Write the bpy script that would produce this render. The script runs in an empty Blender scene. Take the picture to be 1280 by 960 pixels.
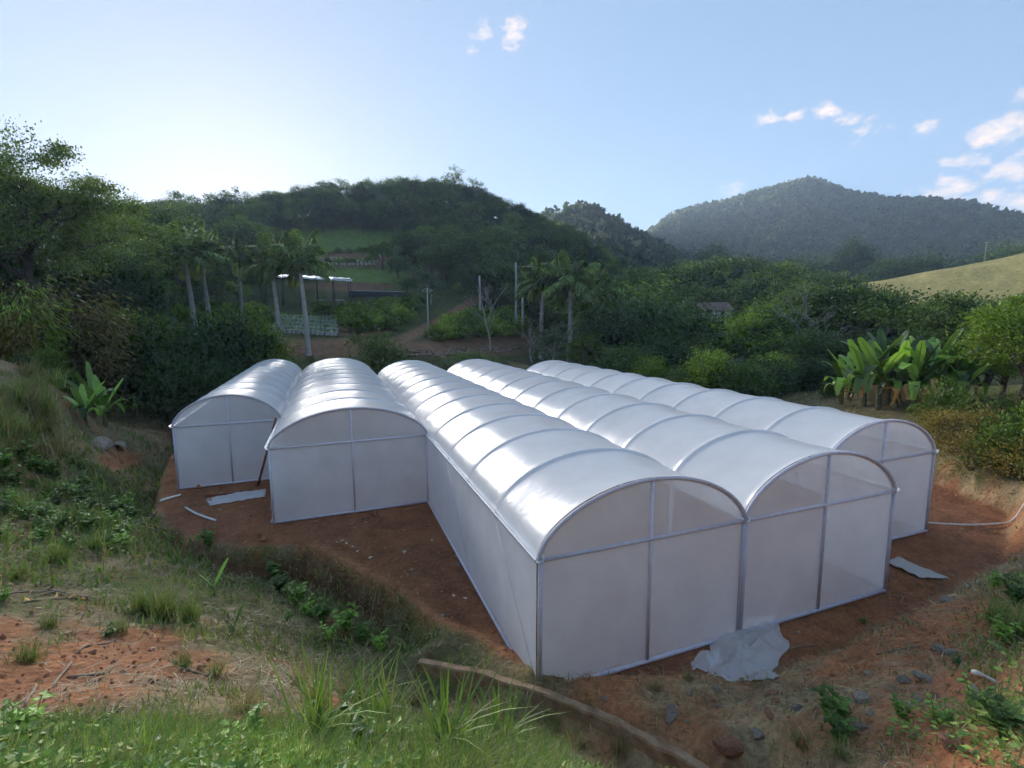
import bpy, math, random
import numpy as np
from mathutils import Vector, Matrix, Euler

# ------------------------------------------------------------------ camera
PIX_F, PITCH, ROLL, YAW = 611.94, 0.126, -0.0042, 0.3589
CAM = np.array([6.782, -8.280, 7.440])
def rayv(u, v):
    """direction of photo pixels (1280x960) in the world, arrays allowed"""
    a = np.asarray(u, float) - 640; b = np.asarray(v, float) - 480
    c, s = math.cos(ROLL), math.sin(ROLL)
    xr = (c*a + s*b)/PIX_F; up = -(-s*a + c*b)/PIX_F
    c, s = math.cos(PITCH), math.sin(PITCH)
    yf = c + up*s; z = -s + up*c
    c, s = math.cos(YAW), math.sin(YAW)
    return np.stack([xr*c + yf*s, -xr*s + yf*c, z*np.ones_like(xr)], -1)
def proj(P):
    d = np.asarray(P, float) - CAM
    c, s = math.cos(YAW), math.sin(YAW)
    xr = d[..., 0]*c - d[..., 1]*s; yf = d[..., 0]*s + d[..., 1]*c; z = d[..., 2]
    c, s = math.cos(PITCH), math.sin(PITCH)
    dep = yf*c - z*s; up = yf*s + z*c
    dd = np.where(dep > .05, dep, np.nan)
    a = PIX_F*xr/dd; b = -PIX_F*up/dd
    c, s = math.cos(ROLL), math.sin(ROLL)
    return 640 + c*a - s*b, 480 + s*a + c*b
def at_z(u, v, z):
    d = rayv(u, v); return CAM + d*((z - CAM[2])/d[2])
def at_r(u, v, r):
    d = rayv(u, v); return CAM + d*(r/math.hypot(d[0], d[1]))

scene = bpy.context.scene
col = scene.collection
cd = bpy.data.cameras.new('camera'); cam = bpy.data.objects.new('camera', cd); col.objects.link(cam)
fw = Vector(rayv(640, 480)).normalized()
rt = (Vector(rayv(1240, 480)) - Vector(rayv(640, 480))).normalized()
upv = rt.cross(fw)
cam.matrix_world = Matrix(((rt.x, upv.x, -fw.x, CAM[0]), (rt.y, upv.y, -fw.y, CAM[1]), (rt.z, upv.z, -fw.z, CAM[2]), (0, 0, 0, 1)))
cd.sensor_width = 36; cd.lens = PIX_F/1280*36; cd.clip_start = .05; cd.clip_end = 9000
scene.camera = cam

# ------------------------------------------------------------------ sky, sun, exposure
SUN_PIX = (292, 262)
sd = rayv(*SUN_PIX); sd = sd/np.linalg.norm(sd)
SUN_EL = math.asin(sd[2]); SUN_AZ = math.atan2(sd[0], sd[1])     # clockwise from +y
world = bpy.data.worlds.new('World'); scene.world = world; world.use_nodes = True
wn, wl = world.node_tree.nodes, world.node_tree.links
bg = wn['Background']
sky = wn.new('ShaderNodeTexSky'); sky.sky_type = 'NISHITA'; sky.sun_disc = False
sky.sun_elevation = SUN_EL; sky.sun_rotation = SUN_AZ
sky.altitude = 600; sky.air_density = 0.32; sky.dust_density = 0.12; sky.ozone_density = 1.0
SKY_STRENGTH = 0.15; SKY_GAMMA = 0.30
CLOUDS = [  # photo u, v, half width, half height, strength
    (606, 38, 26, 14, .55), (640, 42, 20, 22, .8), (590, 62, 14, 8, .4), (652, 80, 20, 6, .25),
    (958, 147, 24, 10, .7), (995, 143, 16, 8, .8), (1030, 140, 20, 11, .9), (1068, 148, 24, 9, .75), (1090, 161, 26, 8, .6),
    (1066, 181, 12, 9, .5), (1155, 161, 17, 10, .8), (1250, 167, 52, 20, 1.1), (1215, 202, 60, 12, .95),
    (1262, 216, 46, 13, 1.0), (1180, 238, 44, 18, 1.0), (1232, 243, 26, 9, .9), (1275, 250, 32, 16, .9), (1225, 262, 60, 8, .6),
    (918, 237, 18, 9, .8), (1286, 115, 20, 12, .5), (860, 246, 16, 6, .25), (1380, 150, 70, 30, .8), (1420, 225, 90, 24, .9)]
tc = wn.new('ShaderNodeTexCoord')
def wmath(op, a, b=None, c=None, clamp=False):
    n = wn.new('ShaderNodeMath'); n.operation = op; n.use_clamp = clamp
    for i, x in enumerate((a, b, c)):
        if x is None: continue
        if isinstance(x, (int, float)): n.inputs[i].default_value = x
        else: wl.new(x, n.inputs[i])
    return n.outputs[0]
wnz = wn.new('ShaderNodeTexNoise'); wnz.inputs['Scale'].default_value = 34; wnz.inputs['Detail'].default_value = 8; wnz.inputs['Roughness'].default_value = .62
wmap = wn.new('ShaderNodeMapping'); wmap.inputs['Scale'].default_value = (1, 1, 1.7)
wl.new(tc.outputs['Generated'], wmap.inputs[0]); wl.new(wmap.outputs[0], wnz.inputs['Vector'])
sep = wn.new('ShaderNodeSeparateXYZ'); wl.new(tc.outputs['Generated'], sep.inputs[0])
cmb = wn.new('ShaderNodeCombineXYZ')                                  # azimuth, elevation of the view of the sky
wl.new(wmath('ARCTAN2', sep.outputs['X'], sep.outputs['Y']), cmb.inputs[0]); wl.new(wmath('ARCSINE', sep.outputs['Z']), cmb.inputs[1])
acc = None
for (u, v, hw, hh, st) in CLOUDS:
    def ae(a_, b_): d_ = Vector(rayv(a_, b_)).normalized(); return math.atan2(d_.x, d_.y), math.asin(d_.z)
    a0, e0 = ae(u, v); sx = 1/abs(ae(u + hw, v)[0] - a0); sy = 1/abs(ae(u, v + hh)[1] - e0)
    n = wn.new('ShaderNodeVectorMath'); n.operation = 'MULTIPLY_ADD'; wl.new(cmb.outputs[0], n.inputs[0])
    n.inputs[1].default_value = (sx, sy, 0); n.inputs[2].default_value = (-a0*sx, -e0*sy, 0)
    ln = wn.new('ShaderNodeVectorMath'); ln.operation = 'LENGTH'; wl.new(n.outputs[0], ln.inputs[0])
    m = wmath('MULTIPLY_ADD', ln.outputs['Value'], -st*.8, st*1.15, clamp=True)
    acc = m if acc is None else wmath('MAXIMUM', acc, m)
dens = wmath('MULTIPLY_ADD', wmath('SUBTRACT', wnz.outputs['Fac'], .60), 3.2, acc)
mask = wmath('MULTIPLY', wmath('MULTIPLY', dens, 1.1, clamp=True), wmath('MULTIPLY', acc, 3.0, clamp=True), clamp=True)
mask = wmath('MULTIPLY', mask, .75)
mix = wn.new('ShaderNodeMix'); mix.data_type = 'RGBA'
gam = wn.new('ShaderNodeGamma'); gam.inputs['Gamma'].default_value = SKY_GAMMA; wl.new(sky.outputs[0], gam.inputs['Color'])   # gamma compresses the sky's brightness so the whole dome lights more evenly
wl.new(mask, mix.inputs['Factor']); hs = wn.new('ShaderNodeHueSaturation'); hs.inputs['Saturation'].default_value = 1.9; wl.new(gam.outputs[0], hs.inputs['Color']); wb = wn.new('ShaderNodeMix'); wb.data_type = 'RGBA'; wb.blend_type = 'MULTIPLY'; wb.inputs['Factor'].default_value = 1; wb.inputs['B'].default_value = (1.05, 1.0, .96, 1); wl.new(hs.outputs[0], wb.inputs['A']); wl.new(wb.outputs['Result'], mix.inputs['A'])
CLOUD_COL = (2.2, 1.7, 1.35, 1); mix.inputs['B'].default_value = CLOUD_COL
wl.new(mix.outputs['Result'], bg.inputs['Color']); bg.inputs['Strength'].default_value = SKY_STRENGTH
sl = bpy.data.lights.new('sun', 'SUN'); sun = bpy.data.objects.new('sun', sl); col.objects.link(sun)
sl.energy = 3.3; sl.angle = math.radians(30); sl.color = (1, .95, .89)     # the sun itself is behind the ridge: its hazy glow lights the place
sun.rotation_euler = Vector(-sd).to_track_quat('-Z', 'Y').to_euler(); sun.location = (0, 0, 60)
vs = scene.view_settings; vs.view_transform = 'Standard'; vs.look = 'None'; vs.gamma = 1; vs.exposure = 2.2
vs.use_curve_mapping = False
scene.cycles.transparent_max_bounces = 24
cy = scene.cycles; cy.max_bounces = 9; cy.diffuse_bounces = 5; cy.glossy_bounces = 2; cy.transmission_bounces = 4
cy.use_adaptive_sampling = True; cy.adaptive_threshold = .02; cy.adaptive_min_samples = 12
cy.use_denoising = True; cy.caustics_reflective = False; cy.caustics_refractive = False
world.cycles.sampling_method = 'MANUAL'; world.cycles.sample_map_resolution = 512
scene.cycles.volume_bounces = 0

# ------------------------------------------------------------------ helpers
rng = np.random.default_rng(7); random.seed(7)
def mesh_np(name, V, quads=None, tris=None, colr=None, smooth=True):
    V = np.asarray(V, np.float32); me = bpy.data.meshes.new(name)
    nq = 0 if quads is None else len(quads); nt = 0 if tris is None else len(tris)
    me.vertices.add(len(V)); me.vertices.foreach_set('co', V.ravel())
    idx = []; starts = []
    if nq: idx.append(np.asarray(quads, np.int32).ravel()); starts.append(np.arange(nq, dtype=np.int32)*4)
    if nt: idx.append(np.asarray(tris, np.int32).ravel()); starts.append(nq*4 + np.arange(nt, dtype=np.int32)*3)
    idx = np.concatenate(idx); starts = np.concatenate(starts)
    me.loops.add(len(idx)); me.loops.foreach_set('vertex_index', idx)
    me.polygons.add(nq + nt); me.polygons.foreach_set('loop_start', starts)
    me.polygons.foreach_set('use_smooth', np.full(nq + nt, smooth))
    if colr is not None:
        at = me.color_attributes.new('col', 'FLOAT_COLOR', 'POINT')
        c4 = np.ones((len(V), 4), np.float32); c4[:, :3] = colr; at.data.foreach_set('color', c4.ravel())
    me.update(calc_edges=True); me.validate(); return me
class MB:
    """collects shapes for ONE mesh"""
    def __init__(s): s.V = []; s.Q = []; s.T = []; s.n = 0
    def add(s, V, Q=None, T=None):
        V = np.asarray(V, float)
        if Q is not None and len(Q): s.Q.append(np.asarray(Q, int) + s.n)
        if T is not None and len(T): s.T.append(np.asarray(T, int) + s.n)
        s.V.append(V); s.n += len(V); return s
    def box(s, c, size, rz=0, R=None):
        h = np.array(size)/2; V = np.array([[i, j, k] for i in (-1, 1) for j in (-1, 1) for k in (-1, 1)])*h
        if R is not None: V = V @ np.array(R).T
        if rz: c_, s_ = math.cos(rz), math.sin(rz); V = V @ np.array([[c_, s_, 0], [-s_, c_, 0], [0, 0, 1]])
        return s.add(V + np.array(c), [[0, 1, 3, 2], [4, 6, 7, 5], [0, 4, 5, 1], [2, 3, 7, 6], [0, 2, 6, 4], [1, 5, 7, 3]])
    def tube(s, P, r, k=8, cap=True):
        P = np.asarray(P, float); n = len(P); r = np.broadcast_to(np.asarray(r, float), (n,))
        t = np.gradient(P, axis=0); t /= np.linalg.norm(t, axis=1)[:, None] + 1e-9
        ref = np.array([0, 0, 1.]) if abs(t[:, 2]).mean() < .8 else np.array([1., 0, 0])
        a = np.cross(t, ref); a /= np.linalg.norm(a, axis=1)[:, None] + 1e-9; b = np.cross(t, a)
        th = np.arange(k)*2*math.pi/k
        V = P[:, None] + r[:, None, None]*(np.cos(th)[None, :, None]*a[:, None] + np.sin(th)[None, :, None]*b[:, None])
        Q = [[i*k + j, i*k + (j + 1) % k, (i + 1)*k + (j + 1) % k, (i + 1)*k + j] for i in range(n - 1) for j in range(k)]
        T = []
        V = V.reshape(-1, 3)
        if cap:
            V = np.vstack([V, P[0], P[-1]])
            T = [[n*k, (j + 1) % k, j] for j in range(k)] + [[n*k + 1, (n - 1)*k + j, (n - 1)*k + (j + 1) % k] for j in range(k)]
        return s.add(V, Q, T)
    def mesh(s, name, smooth=True):
        return mesh_np(name, np.vstack(s.V), np.vstack(s.Q) if s.Q else None, np.vstack(s.T) if s.T else None, smooth=smooth)
def obj(name, me, mat=None, parent=None, loc=None, rot=None, scale=None):
    if isinstance(me, MB): me = me.mesh(name)
    o = bpy.data.objects.new(name, me); col.objects.link(o)
    if mat is not None and me is not None and len(me.materials) == 0: me.materials.append(M[mat] if isinstance(mat, str) else mat)
    if parent is not None: o.parent = parent
    if loc is not None: o.location = loc
    if rot is not None: o.rotation_euler = rot
    if scale is not None: o.scale = scale if hasattr(scale, '__len__') else (scale,)*3
    return o
def tag(o, label=None, cat=None, group=None, kind=None):
    if label: o['label'] = label
    if cat: o['category'] = cat
    if group: o['group'] = group
    if kind: o['kind'] = kind
    return o
def empty(name, loc=(0, 0, 0), rz=0):
    o = bpy.data.objects.new(name, None); col.objects.link(o); o.location = loc; o.rotation_euler = (0, 0, rz); o.empty_display_size = .3
    return o
CH = {}
def copy_tree(root, loc, rz=0, scale=1, tilt=(0, 0)):
    kids = CH.setdefault(root.name, list(root.children))
    r = root.copy(); col.objects.link(r); r.location = loc; r.rotation_euler = (tilt[0], tilt[1], rz)
    r.scale = scale if hasattr(scale, '__len__') else (scale,)*3
    for ch in kids:
        c = ch.copy(); col.objects.link(c); c.parent = r
        for g in CH.setdefault('/' + root.name + ch.name, list(ch.children)):
            d = g.copy(); col.objects.link(d); d.parent = c
    return r
def discard(root):
    for ch in list(root.children):
        for g in list(ch.children): bpy.data.objects.remove(g)
        bpy.data.objects.remove(ch)
    bpy.data.objects.remove(root)

def _h(i, j, s):
    n = (i*374761393 + j*668265263 + s*974634721) & 0xffffffff
    n = ((n ^ (n >> 13))*1274126177) & 0xffffffff
    return ((n ^ (n >> 16)) & 0xffff)/65535.
def vnoise(x, y, s=0):
    x = np.asarray(x, float); y = np.asarray(y, float)
    i = np.floor(x).astype(np.int64); j = np.floor(y).astype(np.int64); fx = x - i; fy = y - j
    fx = fx*fx*fx*(fx*(fx*6 - 15) + 10); fy = fy*fy*fy*(fy*(fy*6 - 15) + 10)
    return (_h(i, j, s)*(1 - fx) + _h(i + 1, j, s)*fx)*(1 - fy) + (_h(i, j + 1, s)*(1 - fx) + _h(i + 1, j + 1, s)*fx)*fy
def fbm(x, y, s=0, o=4):
    t = 0; a = .5; k = 1.
    for q in range(o): t = t + a*(vnoise(x*k, y*k, s + q*17) - .5)*2; a *= .5; k *= 2.03
    return t
def sstep(a, b, x): t = np.clip((x - a)/(b - a), 0, 1); return t*t*(3 - 2*t)

# ------------------------------------------------------------------ materials
M = {}
def mat(name):
    m = bpy.data.materials.new(name); m.use_nodes = True; M[name] = m
    nt = m.node_tree; nt.nodes.clear(); out = nt.nodes.new('ShaderNodeOutputMaterial')
    return m, nt.nodes, nt.links, out
def nnode(N, typ, **kw):
    n = N.new(typ)
    for k, v in kw.items():
        if k.startswith('_'): setattr(n, k[1:], v)
        else: n.inputs[k].default_value = v
    return n
def ramp(N, L, fac, stops):
    r = N.new('ShaderNodeValToRGB'); L.new(fac, r.inputs[0]); e = r.color_ramp.elements
    while len(e) < len(stops): e.new(.5)
    for q, (p, c) in zip(e, stops): q.position = p; q.color = (*c, 1)
    return r.outputs[0]
def mixc(N, L, f, a, b, mode='MIX'):
    n = N.new('ShaderNodeMix'); n.data_type = 'RGBA'; n.blend_type = mode
    for s, x in (('Factor', f), ('A', a), ('B', b)):
        if isinstance(x, (int, float)): n.inputs[s].default_value = x
        elif isinstance(x, tuple): n.inputs[s].default_value = (*x, 1)
        else: L.new(x, n.inputs[s])
    return n.outputs['Result']
def leaf_mat(name, c, transl=.28, var=.8, rough=.55, hue=(1.25, 1.05, .7), gloss=.25, attr=False, island=True):
    m, N, L, out = mat(name)
    info = N.new('ShaderNodeObjectInfo'); geo = N.new('ShaderNodeNewGeometry')
    nz = nnode(N, 'ShaderNodeTexNoise', Scale=.55, Detail=3.); L.new(geo.outputs['Position'], nz.inputs['Vector'])
    if attr:
        a = N.new('ShaderNodeVertexColor'); a.layer_name = 'col'; base = a.outputs[0]
    else:
        dark = tuple(x*(1 - var*.55) for x in c); lite = tuple(min(1, x*(1 + var)*h) for x, h in zip(c, hue))
        base = mixc(N, L, info.outputs['Random'], dark, lite)
        r2 = N.new('ShaderNodeMath'); r2.operation = 'MULTIPLY_ADD'; L.new(geo.outputs['Random Per Island'] if island else info.outputs['Random'], r2.inputs[0]); r2.inputs[1].default_value = .9; r2.inputs[2].default_value = .55
        base = mixc(N, L, 1., base, r2.outputs[0], 'MULTIPLY')
    k = N.new('ShaderNodeMath'); k.operation = 'MULTIPLY_ADD'; L.new(nz.outputs['Fac'], k.inputs[0]); k.inputs[1].default_value = 1.1; k.inputs[2].default_value = .45
    base = mixc(N, L, 1., base, k.outputs[0], 'MULTIPLY')
    p = nnode(N, 'ShaderNodeBsdfPrincipled', Roughness=rough); p.inputs['Specular IOR Level'].default_value = gloss; L.new(base, p.inputs['Base Color'])
    t = N.new('ShaderNodeBsdfTranslucent'); L.new(mixc(N, L, 1., base, (1.3, 1.35, .7), 'MULTIPLY'), t.inputs[0])
    x = nnode(N, 'ShaderNodeMixShader', Fac=transl); L.new(p.outputs[0], x.inputs[1]); L.new(t.outputs[0], x.inputs[2]); L.new(x.outputs[0], out.inputs[0])
    return m
def plain_mat(name, c, rough=.8, var=.3, scale=6., bump=.3, metal=0, c2=None, bdist=.02, detail=6., objc=True):
    m, N, L, out = mat(name)
    tcn = N.new('ShaderNodeTexCoord'); nz = nnode(N, 'ShaderNodeTexNoise', Scale=scale, Detail=detail, Roughness=.65); L.new(tcn.outputs['Object'], nz.inputs['Vector'])
    lo = tuple(x*(1 - var) for x in c); hi = c2 or tuple(min(1, x*(1 + var)) for x in c)
    cc = ramp(N, L, nz.outputs['Fac'], [(.32, lo), (.5, c), (.7, hi)])
    inf = N.new('ShaderNodeObjectInfo'); k = N.new('ShaderNodeMath'); k.operation = 'MULTIPLY_ADD'; L.new(inf.outputs['Random'], k.inputs[0]); k.inputs[1].default_value = .4; k.inputs[2].default_value = .8
    cc = mixc(N, L, 1., cc, k.outputs[0], 'MULTIPLY')
    p = nnode(N, 'ShaderNodeBsdfPrincipled', Roughness=rough, Metallic=metal); L.new(cc, p.inputs['Base Color'])
    if bump:
        b = nnode(N, 'ShaderNodeBump', Strength=bump, Distance=bdist); L.new(nz.outputs['Fac'], b.inputs['Height']); L.new(b.outputs[0], p.inputs['Normal'])
    L.new(p.outputs[0], out.inputs[0]); return m
leaf_mat('leaf_forest', (0.071, 0.119, 0.048))
leaf_mat('leaf_bright', (0.097, 0.166, 0.043), hue=(1.3, 1.1, .6))
leaf_mat('leaf_dark', (0.046, 0.091, 0.044))
leaf_mat('leaf_grey', (0.117, 0.166, 0.117), hue=(1., 1., 1.))
leaf_mat('leaf_dry', (0.166, 0.147, 0.058), hue=(1.2, 1., .7))
leaf_mat('leaf_palm', (.155, .215, .125), gloss=.15, rough=.6, hue=(1.1, 1.1, .8))
leaf_mat('leaf_banana', (0.127, 0.244, 0.069), gloss=.5, rough=.4, transl=.35, island=False)
leaf_mat('leaf_weed', (0.127, 0.244, 0.058), gloss=.35, transl=.3)
leaf_mat('leaf_deadbanana', (0.392, 0.293, 0.177), transl=.2, island=False)
leaf_mat('blade', (0.100, 0.100, 0.100), attr=True, transl=.3, gloss=.3)
plain_mat('bark', (.09, .07, .055), .9, .4, 3, .5)
plain_mat('bark_pale', (.26, .245, .23), .85, .35, 3, .4)
plain_mat('palm_trunk', (.36, .35, .34), .8, .25, 2.2, .3)
plain_mat('crownshaft', (.10, .16, .06), .75, .2, 3, .1)
plain_mat('culm', (.16, .19, .06), .5, .4, 3, .1)
plain_mat('pseudostem', (.16, .15, .07), .6, .5, 4, .3)
plain_mat('concrete', (.30, .24, .18), .92, .35, 5, .6, c2=(.40, .35, .28))
plain_mat('channel_concrete', (.36, .22, .125), .95, .4, 4, .8, c2=(.46, .33, .21), bdist=.04)
plain_mat('rock', (.26, .21, .165), .97, .45, 9, .8, bdist=.03)
plain_mat('rock_red', (.26, .12, .065), .95, .4, 9, .8, bdist=.03)
plain_mat('galvanised', (.58, .555, .64), .5, .12, 9, .05)
plain_mat('white_rail', (.82, .83, .86), .35, .06, 4, .05)
plain_mat('white_pvc', (.75, .74, .70), .4, .12, 8, .05)
plain_mat('rust_wood', (.22, .085, .045), .8, .35, 6, .4)
plain_mat('old_wood', (.26, .2, .14), .9, .4, 8, .5)
plain_mat('pole_concrete', (.36, .34, .31), .9, .2, 3, .2)
plain_mat('roof_metal', (.62, .64, .68), .4, .15, 1.2, .1)
plain_mat('dark_post', (.07, .06, .055), .8, .3, 5, .2)
plain_mat('roof_tile', (.14, .09, .08), .85, .35, 3, .4)
plain_mat('house_wall', (.60, .58, .55), .85, .15, 2, .1)
plain_mat('dark_glass', (.03, .035, .045), .15, .2, 2, 0)
plain_mat('pot', (.74, .76, .80), .5, .12, 6, .05)
plain_mat('netting_dark', (.03, .04, .05), .9, .4, 3, .3)
plain_mat('wire', (.25, .25, .25), .5, .1, 3, 0)
plain_mat('bone_white', (.66, .6, .52), .7, .25, 14, .5)
plain_mat('dark_plastic', (.03, .033, .04), .4, .4, 9, .3)

def film_mat(name, c, transp, transl, gloss_rough, spec, wrinkle=.0, weave=False):
    m, N, L, out = mat(name)
    tcn = N.new('ShaderNodeTexCoord')
    nz = nnode(N, 'ShaderNodeTexNoise', Scale=1.1, Detail=5., Roughness=.6); L.new(tcn.outputs['Object'], nz.inputs['Vector'])
    cc = ramp(N, L, nz.outputs['Fac'], [(.3, tuple(x*.9 for x in c)), (.65, c)])
    if weave:   # mud splashed up from the ground
        sp = N.new('ShaderNodeSeparateXYZ'); L.new(tcn.outputs['Object'], sp.inputs[0])
        nm = nnode(N, 'ShaderNodeTexNoise', Scale=5., Detail=6., Roughness=.7); L.new(tcn.outputs['Object'], nm.inputs['Vector'])
        hh = N.new('ShaderNodeMath'); hh.operation = 'MULTIPLY_ADD'; L.new(sp.outputs['Z'], hh.inputs[0]); hh.inputs[1].default_value = -3.2; L.new(nm.outputs['Fac'], hh.inputs[2]); 
        cl = N.new('ShaderNodeMath'); cl.operation = 'MULTIPLY'; cl.use_clamp = True; L.new(hh.outputs[0], cl.inputs[0]); cl.inputs[1].default_value = 1.3
        cc = mixc(N, L, cl.outputs[0], cc, (.62, .42, .30))
    p = nnode(N, 'ShaderNodeBsdfPrincipled', Roughness=gloss_rough); p.inputs['Specular IOR Level'].default_value = spec; L.new(cc, p.inputs['Base Color'])
    if wrinkle:
        n2 = nnode(N, 'ShaderNodeTexNoise', Scale=2.3, Detail=6., Roughness=.55, Distortion=.8); L.new(tcn.outputs['Object'], n2.inputs['Vector'])
        b = nnode(N, 'ShaderNodeBump', Strength=wrinkle, Distance=.06); L.new(n2.outputs['Fac'], b.inputs['Height']); L.new(b.outputs[0], p.inputs['Normal'])
    t = N.new('ShaderNodeBsdfTranslucent'); L.new(cc, t.inputs[0])
    x = nnode(N, 'ShaderNodeMixShader', Fac=transl); L.new(p.outputs[0], x.inputs[1]); L.new(t.outputs[0], x.inputs[2])
    tr = N.new('ShaderNodeBsdfTransparent'); tr.inputs[0].default_value = (1, 1, 1, 1)
    y = nnode(N, 'ShaderNodeMixShader', Fac=transp)
    if weave:   # dust and weave density make the net a little uneven
        n3 = nnode(N, 'ShaderNodeTexNoise', Scale=.7, Detail=4.); L.new(tcn.outputs['Object'], n3.inputs['Vector'])
        k = N.new('ShaderNodeMath'); k.operation = 'MULTIPLY_ADD'; L.new(n3.outputs['Fac'], k.inputs[0]); k.inputs[1].default_value = .16; k.inputs[2].default_value = transp - .08
        L.new(k.outputs[0], y.inputs[0])
    L.new(x.outputs[0], y.inputs[1]); L.new(tr.outputs[0], y.inputs[2]); L.new(y.outputs[0], out.inputs[0]); return m
film_mat('roof_film', (.96, .96, .96), .06, .36, .27, .6, wrinkle=.12)
film_mat('net', (.94, .945, .99), .22, .34, .7, .2, wrinkle=.15, weave=True)
film_mat('gable_film', (.93, .93, .96), .34, .36, .4, .4, wrinkle=.15)
film_mat('net_side', (.94, .95, 1.), .12, .34, .7, .2, wrinkle=.15, weave=True)
film_mat('loose_plastic', (.97, .97, .99), .30, .40, .15, .9, wrinkle=.6)
film_mat('dirty_plastic', (.60, .56, .52), .1, .2, .4, .5, wrinkle=.5)

def ground_mat():
    m, N, L, out = mat('ground')
    geo = N.new('ShaderNodeNewGeometry'); a = N.new('ShaderNodeVertexColor'); a.layer_name = 'col'
    def nz(sc, d=6., r=.6, dist=0.): n = nnode(N, 'ShaderNodeTexNoise', Scale=sc, Detail=d, Roughness=r, Distortion=dist); L.new(geo.outputs['Position'], n.inputs['Vector']); return n.outputs['Fac']
    fine = nz(9., 9., .72); mid = nz(1.3, 6., .65, .4); big = nz(.08, 5.)
    c = a.outputs[0]
    k1 = ramp(N, L, mid, [(.25, (.58, .55, .52)), (.5, (1, 1, 1)), (.75, (1.35, 1.3, 1.22))])
    c = mixc(N, L, 1., c, k1, 'MULTIPLY')
    k2 = ramp(N, L, fine, [(.28, (.45, .43, .41)), (.5, (1, 1, 1)), (.72, (1.55, 1.5, 1.4))])
    c = mixc(N, L, .8, c, k2, 'MULTIPLY')
    k3 = ramp(N, L, big, [(.3, (.8, .84, .8)), (.7, (1.2, 1.15, 1.1))])
    c = mixc(N, L, 1., c, k3, 'MULTIPLY')
    p = nnode(N, 'ShaderNodeBsdfPrincipled', Roughness=.95); p.inputs['Specular IOR Level'].default_value = .15; L.new(c, p.inputs['Base Color'])
    vo = nnode(N, 'ShaderNodeTexVoronoi', Scale=7.); L.new(geo.outputs['Position'], vo.inputs['Vector'])
    h = N.new('ShaderNodeMath'); h.operation = 'MULTIPLY_ADD'; L.new(fine, h.inputs[0]); h.inputs[1].default_value = 1.; L.new(mid, h.inputs[2])
    h2 = N.new('ShaderNodeMath'); h2.operation = 'MULTIPLY_ADD'; L.new(vo.outputs['Distance'], h2.inputs[0]); h2.inputs[1].default_value = -.35; L.new(h.outputs[0], h2.inputs[2])
    b = nnode(N, 'ShaderNodeBump', Strength=.9, Distance=.11); L.new(h2.outputs[0], b.inputs['Height']); L.new(b.outputs[0], p.inputs['Normal'])
    L.new(p.outputs[0], out.inputs[0])
ground_mat()
# ------------------------------------------------------------------ terrain
S = 5.2
def plat(x, y): return .0049*np.asarray(y) + .006*(np.asarray(x) - 15.6)
XS = [0.15, 4.55, 10.4, 15.6, 20.8, 26.1]                # bay edges (x)
YF = [17.0, 11.25, 0.0, 0.0, 2.0]; YB = [38.8, 37.6, 32.3, 30.9, 27.0]
EAVE, RISE = 2.877, 1.279
# platform outline (flat dirt), from the photograph's bank edge at z = 0
PP = [tuple(at_z(u, v, 0)[:2]) for u, v in [(225, 540), (203, 600), (197, 636), (212, 657), (250, 676), (315, 684), (387, 680), (443, 705), (496, 733), (515, 753), (545, 782), (600, 800)]]
PP += [(10.15, 1.1), (10.8, .35), (11.6, .05), (12.4, -.3), (13.6, -.7), (14.6, -1.15), (17., -1.3), (21, -.9), (26, -.2), (31, 2), (33, 7), (33, 22), (29, 31), (22, 36), (12, 43), (-1, 44), (-6, 40)]
PP = np.array(PP)
def poly_sd(x, y, P):
    """signed distance, negative inside"""
    x = np.asarray(x, float); y = np.asarray(y, float); d = np.full(x.shape, 1e9); ins = np.zeros(x.shape, bool)
    for i in range(len(P)):
        ax, ay = P[i]; bx, by = P[(i + 1) % len(P)]
        ex, ey = bx - ax, by - ay
        t = np.clip(((x - ax)*ex + (y - ay)*ey)/(ex*ex + ey*ey), 0, 1)
        d = np.minimum(d, np.hypot(x - ax - t*ex, y - ay - t*ey))
        cr = ((ay > y) != (by > y)) & (x < (bx - ax)*(y - ay)/(by - ay + 1e-12) + ax); ins ^= cr
    return np.where(ins, -d, d)
WALL = [(524, 826, -.02), (605, 842, .16), (684, 866, .28), (740, 888, .34), (790, 912, .40), (852, 945, .48), (905, 975, .55), (960, 1015, .62)]
WALL = np.array([at_z(*q) for q in WALL])
_t = np.gradient(WALL[:, :2], axis=0); _t /= np.linalg.norm(_t, axis=1)[:, None]; WN = np.stack([-_t[:, 1], _t[:, 0]], 1)   # towards the platform
if (WN[0] @ (np.array([14., 5.]) - WALL[0, :2])) < 0: WN = -WN
ctl = []
for q in [(197, 545, -.4), (188, 600, -.7), (198, 657, -.8), (237, 690, -.8), (278, 708, -.8), (325, 727, -.8), (390, 755, -.8), (450, 802, -.75), (496, 826, -.65),
          # left slope down to the ditch
          (0, 960, 4.3), (300, 960, 4.2), (470, 960, 4.0), (620, 960, 3.55), (0, 860, 3.5), (150, 870, 3.3), (300, 880, 2.75), (0, 770, 2.6), (110, 770, 2.15), (200, 775, 1.5),
          (290, 790, 1.0), (380, 850, 1.2), (430, 900, 2.0), (0, 700, 2.1), (100, 690, 1.3), (170, 660, .25), (0, 620, 1.7), (90, 610, .75), (150, 570, -.1), (110, 530, .3),
          # right mound
          (668, 823, .45), (800, 862, .45), (900, 868, .55), (970, 862, .5), (1055, 805, .55), (1180, 748, .6), (1280, 697, .7),
          (900, 910, .9), (1000, 905, 1.15), (1100, 860, 1.15), (1200, 810, 1.3), (1280, 770, 1.5), (1280, 860, 2.1), (1280, 960, 2.6), (1120, 960, 2.0), (1000, 960, 1.35)]:
    ctl.append(at_z(*q))
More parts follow.
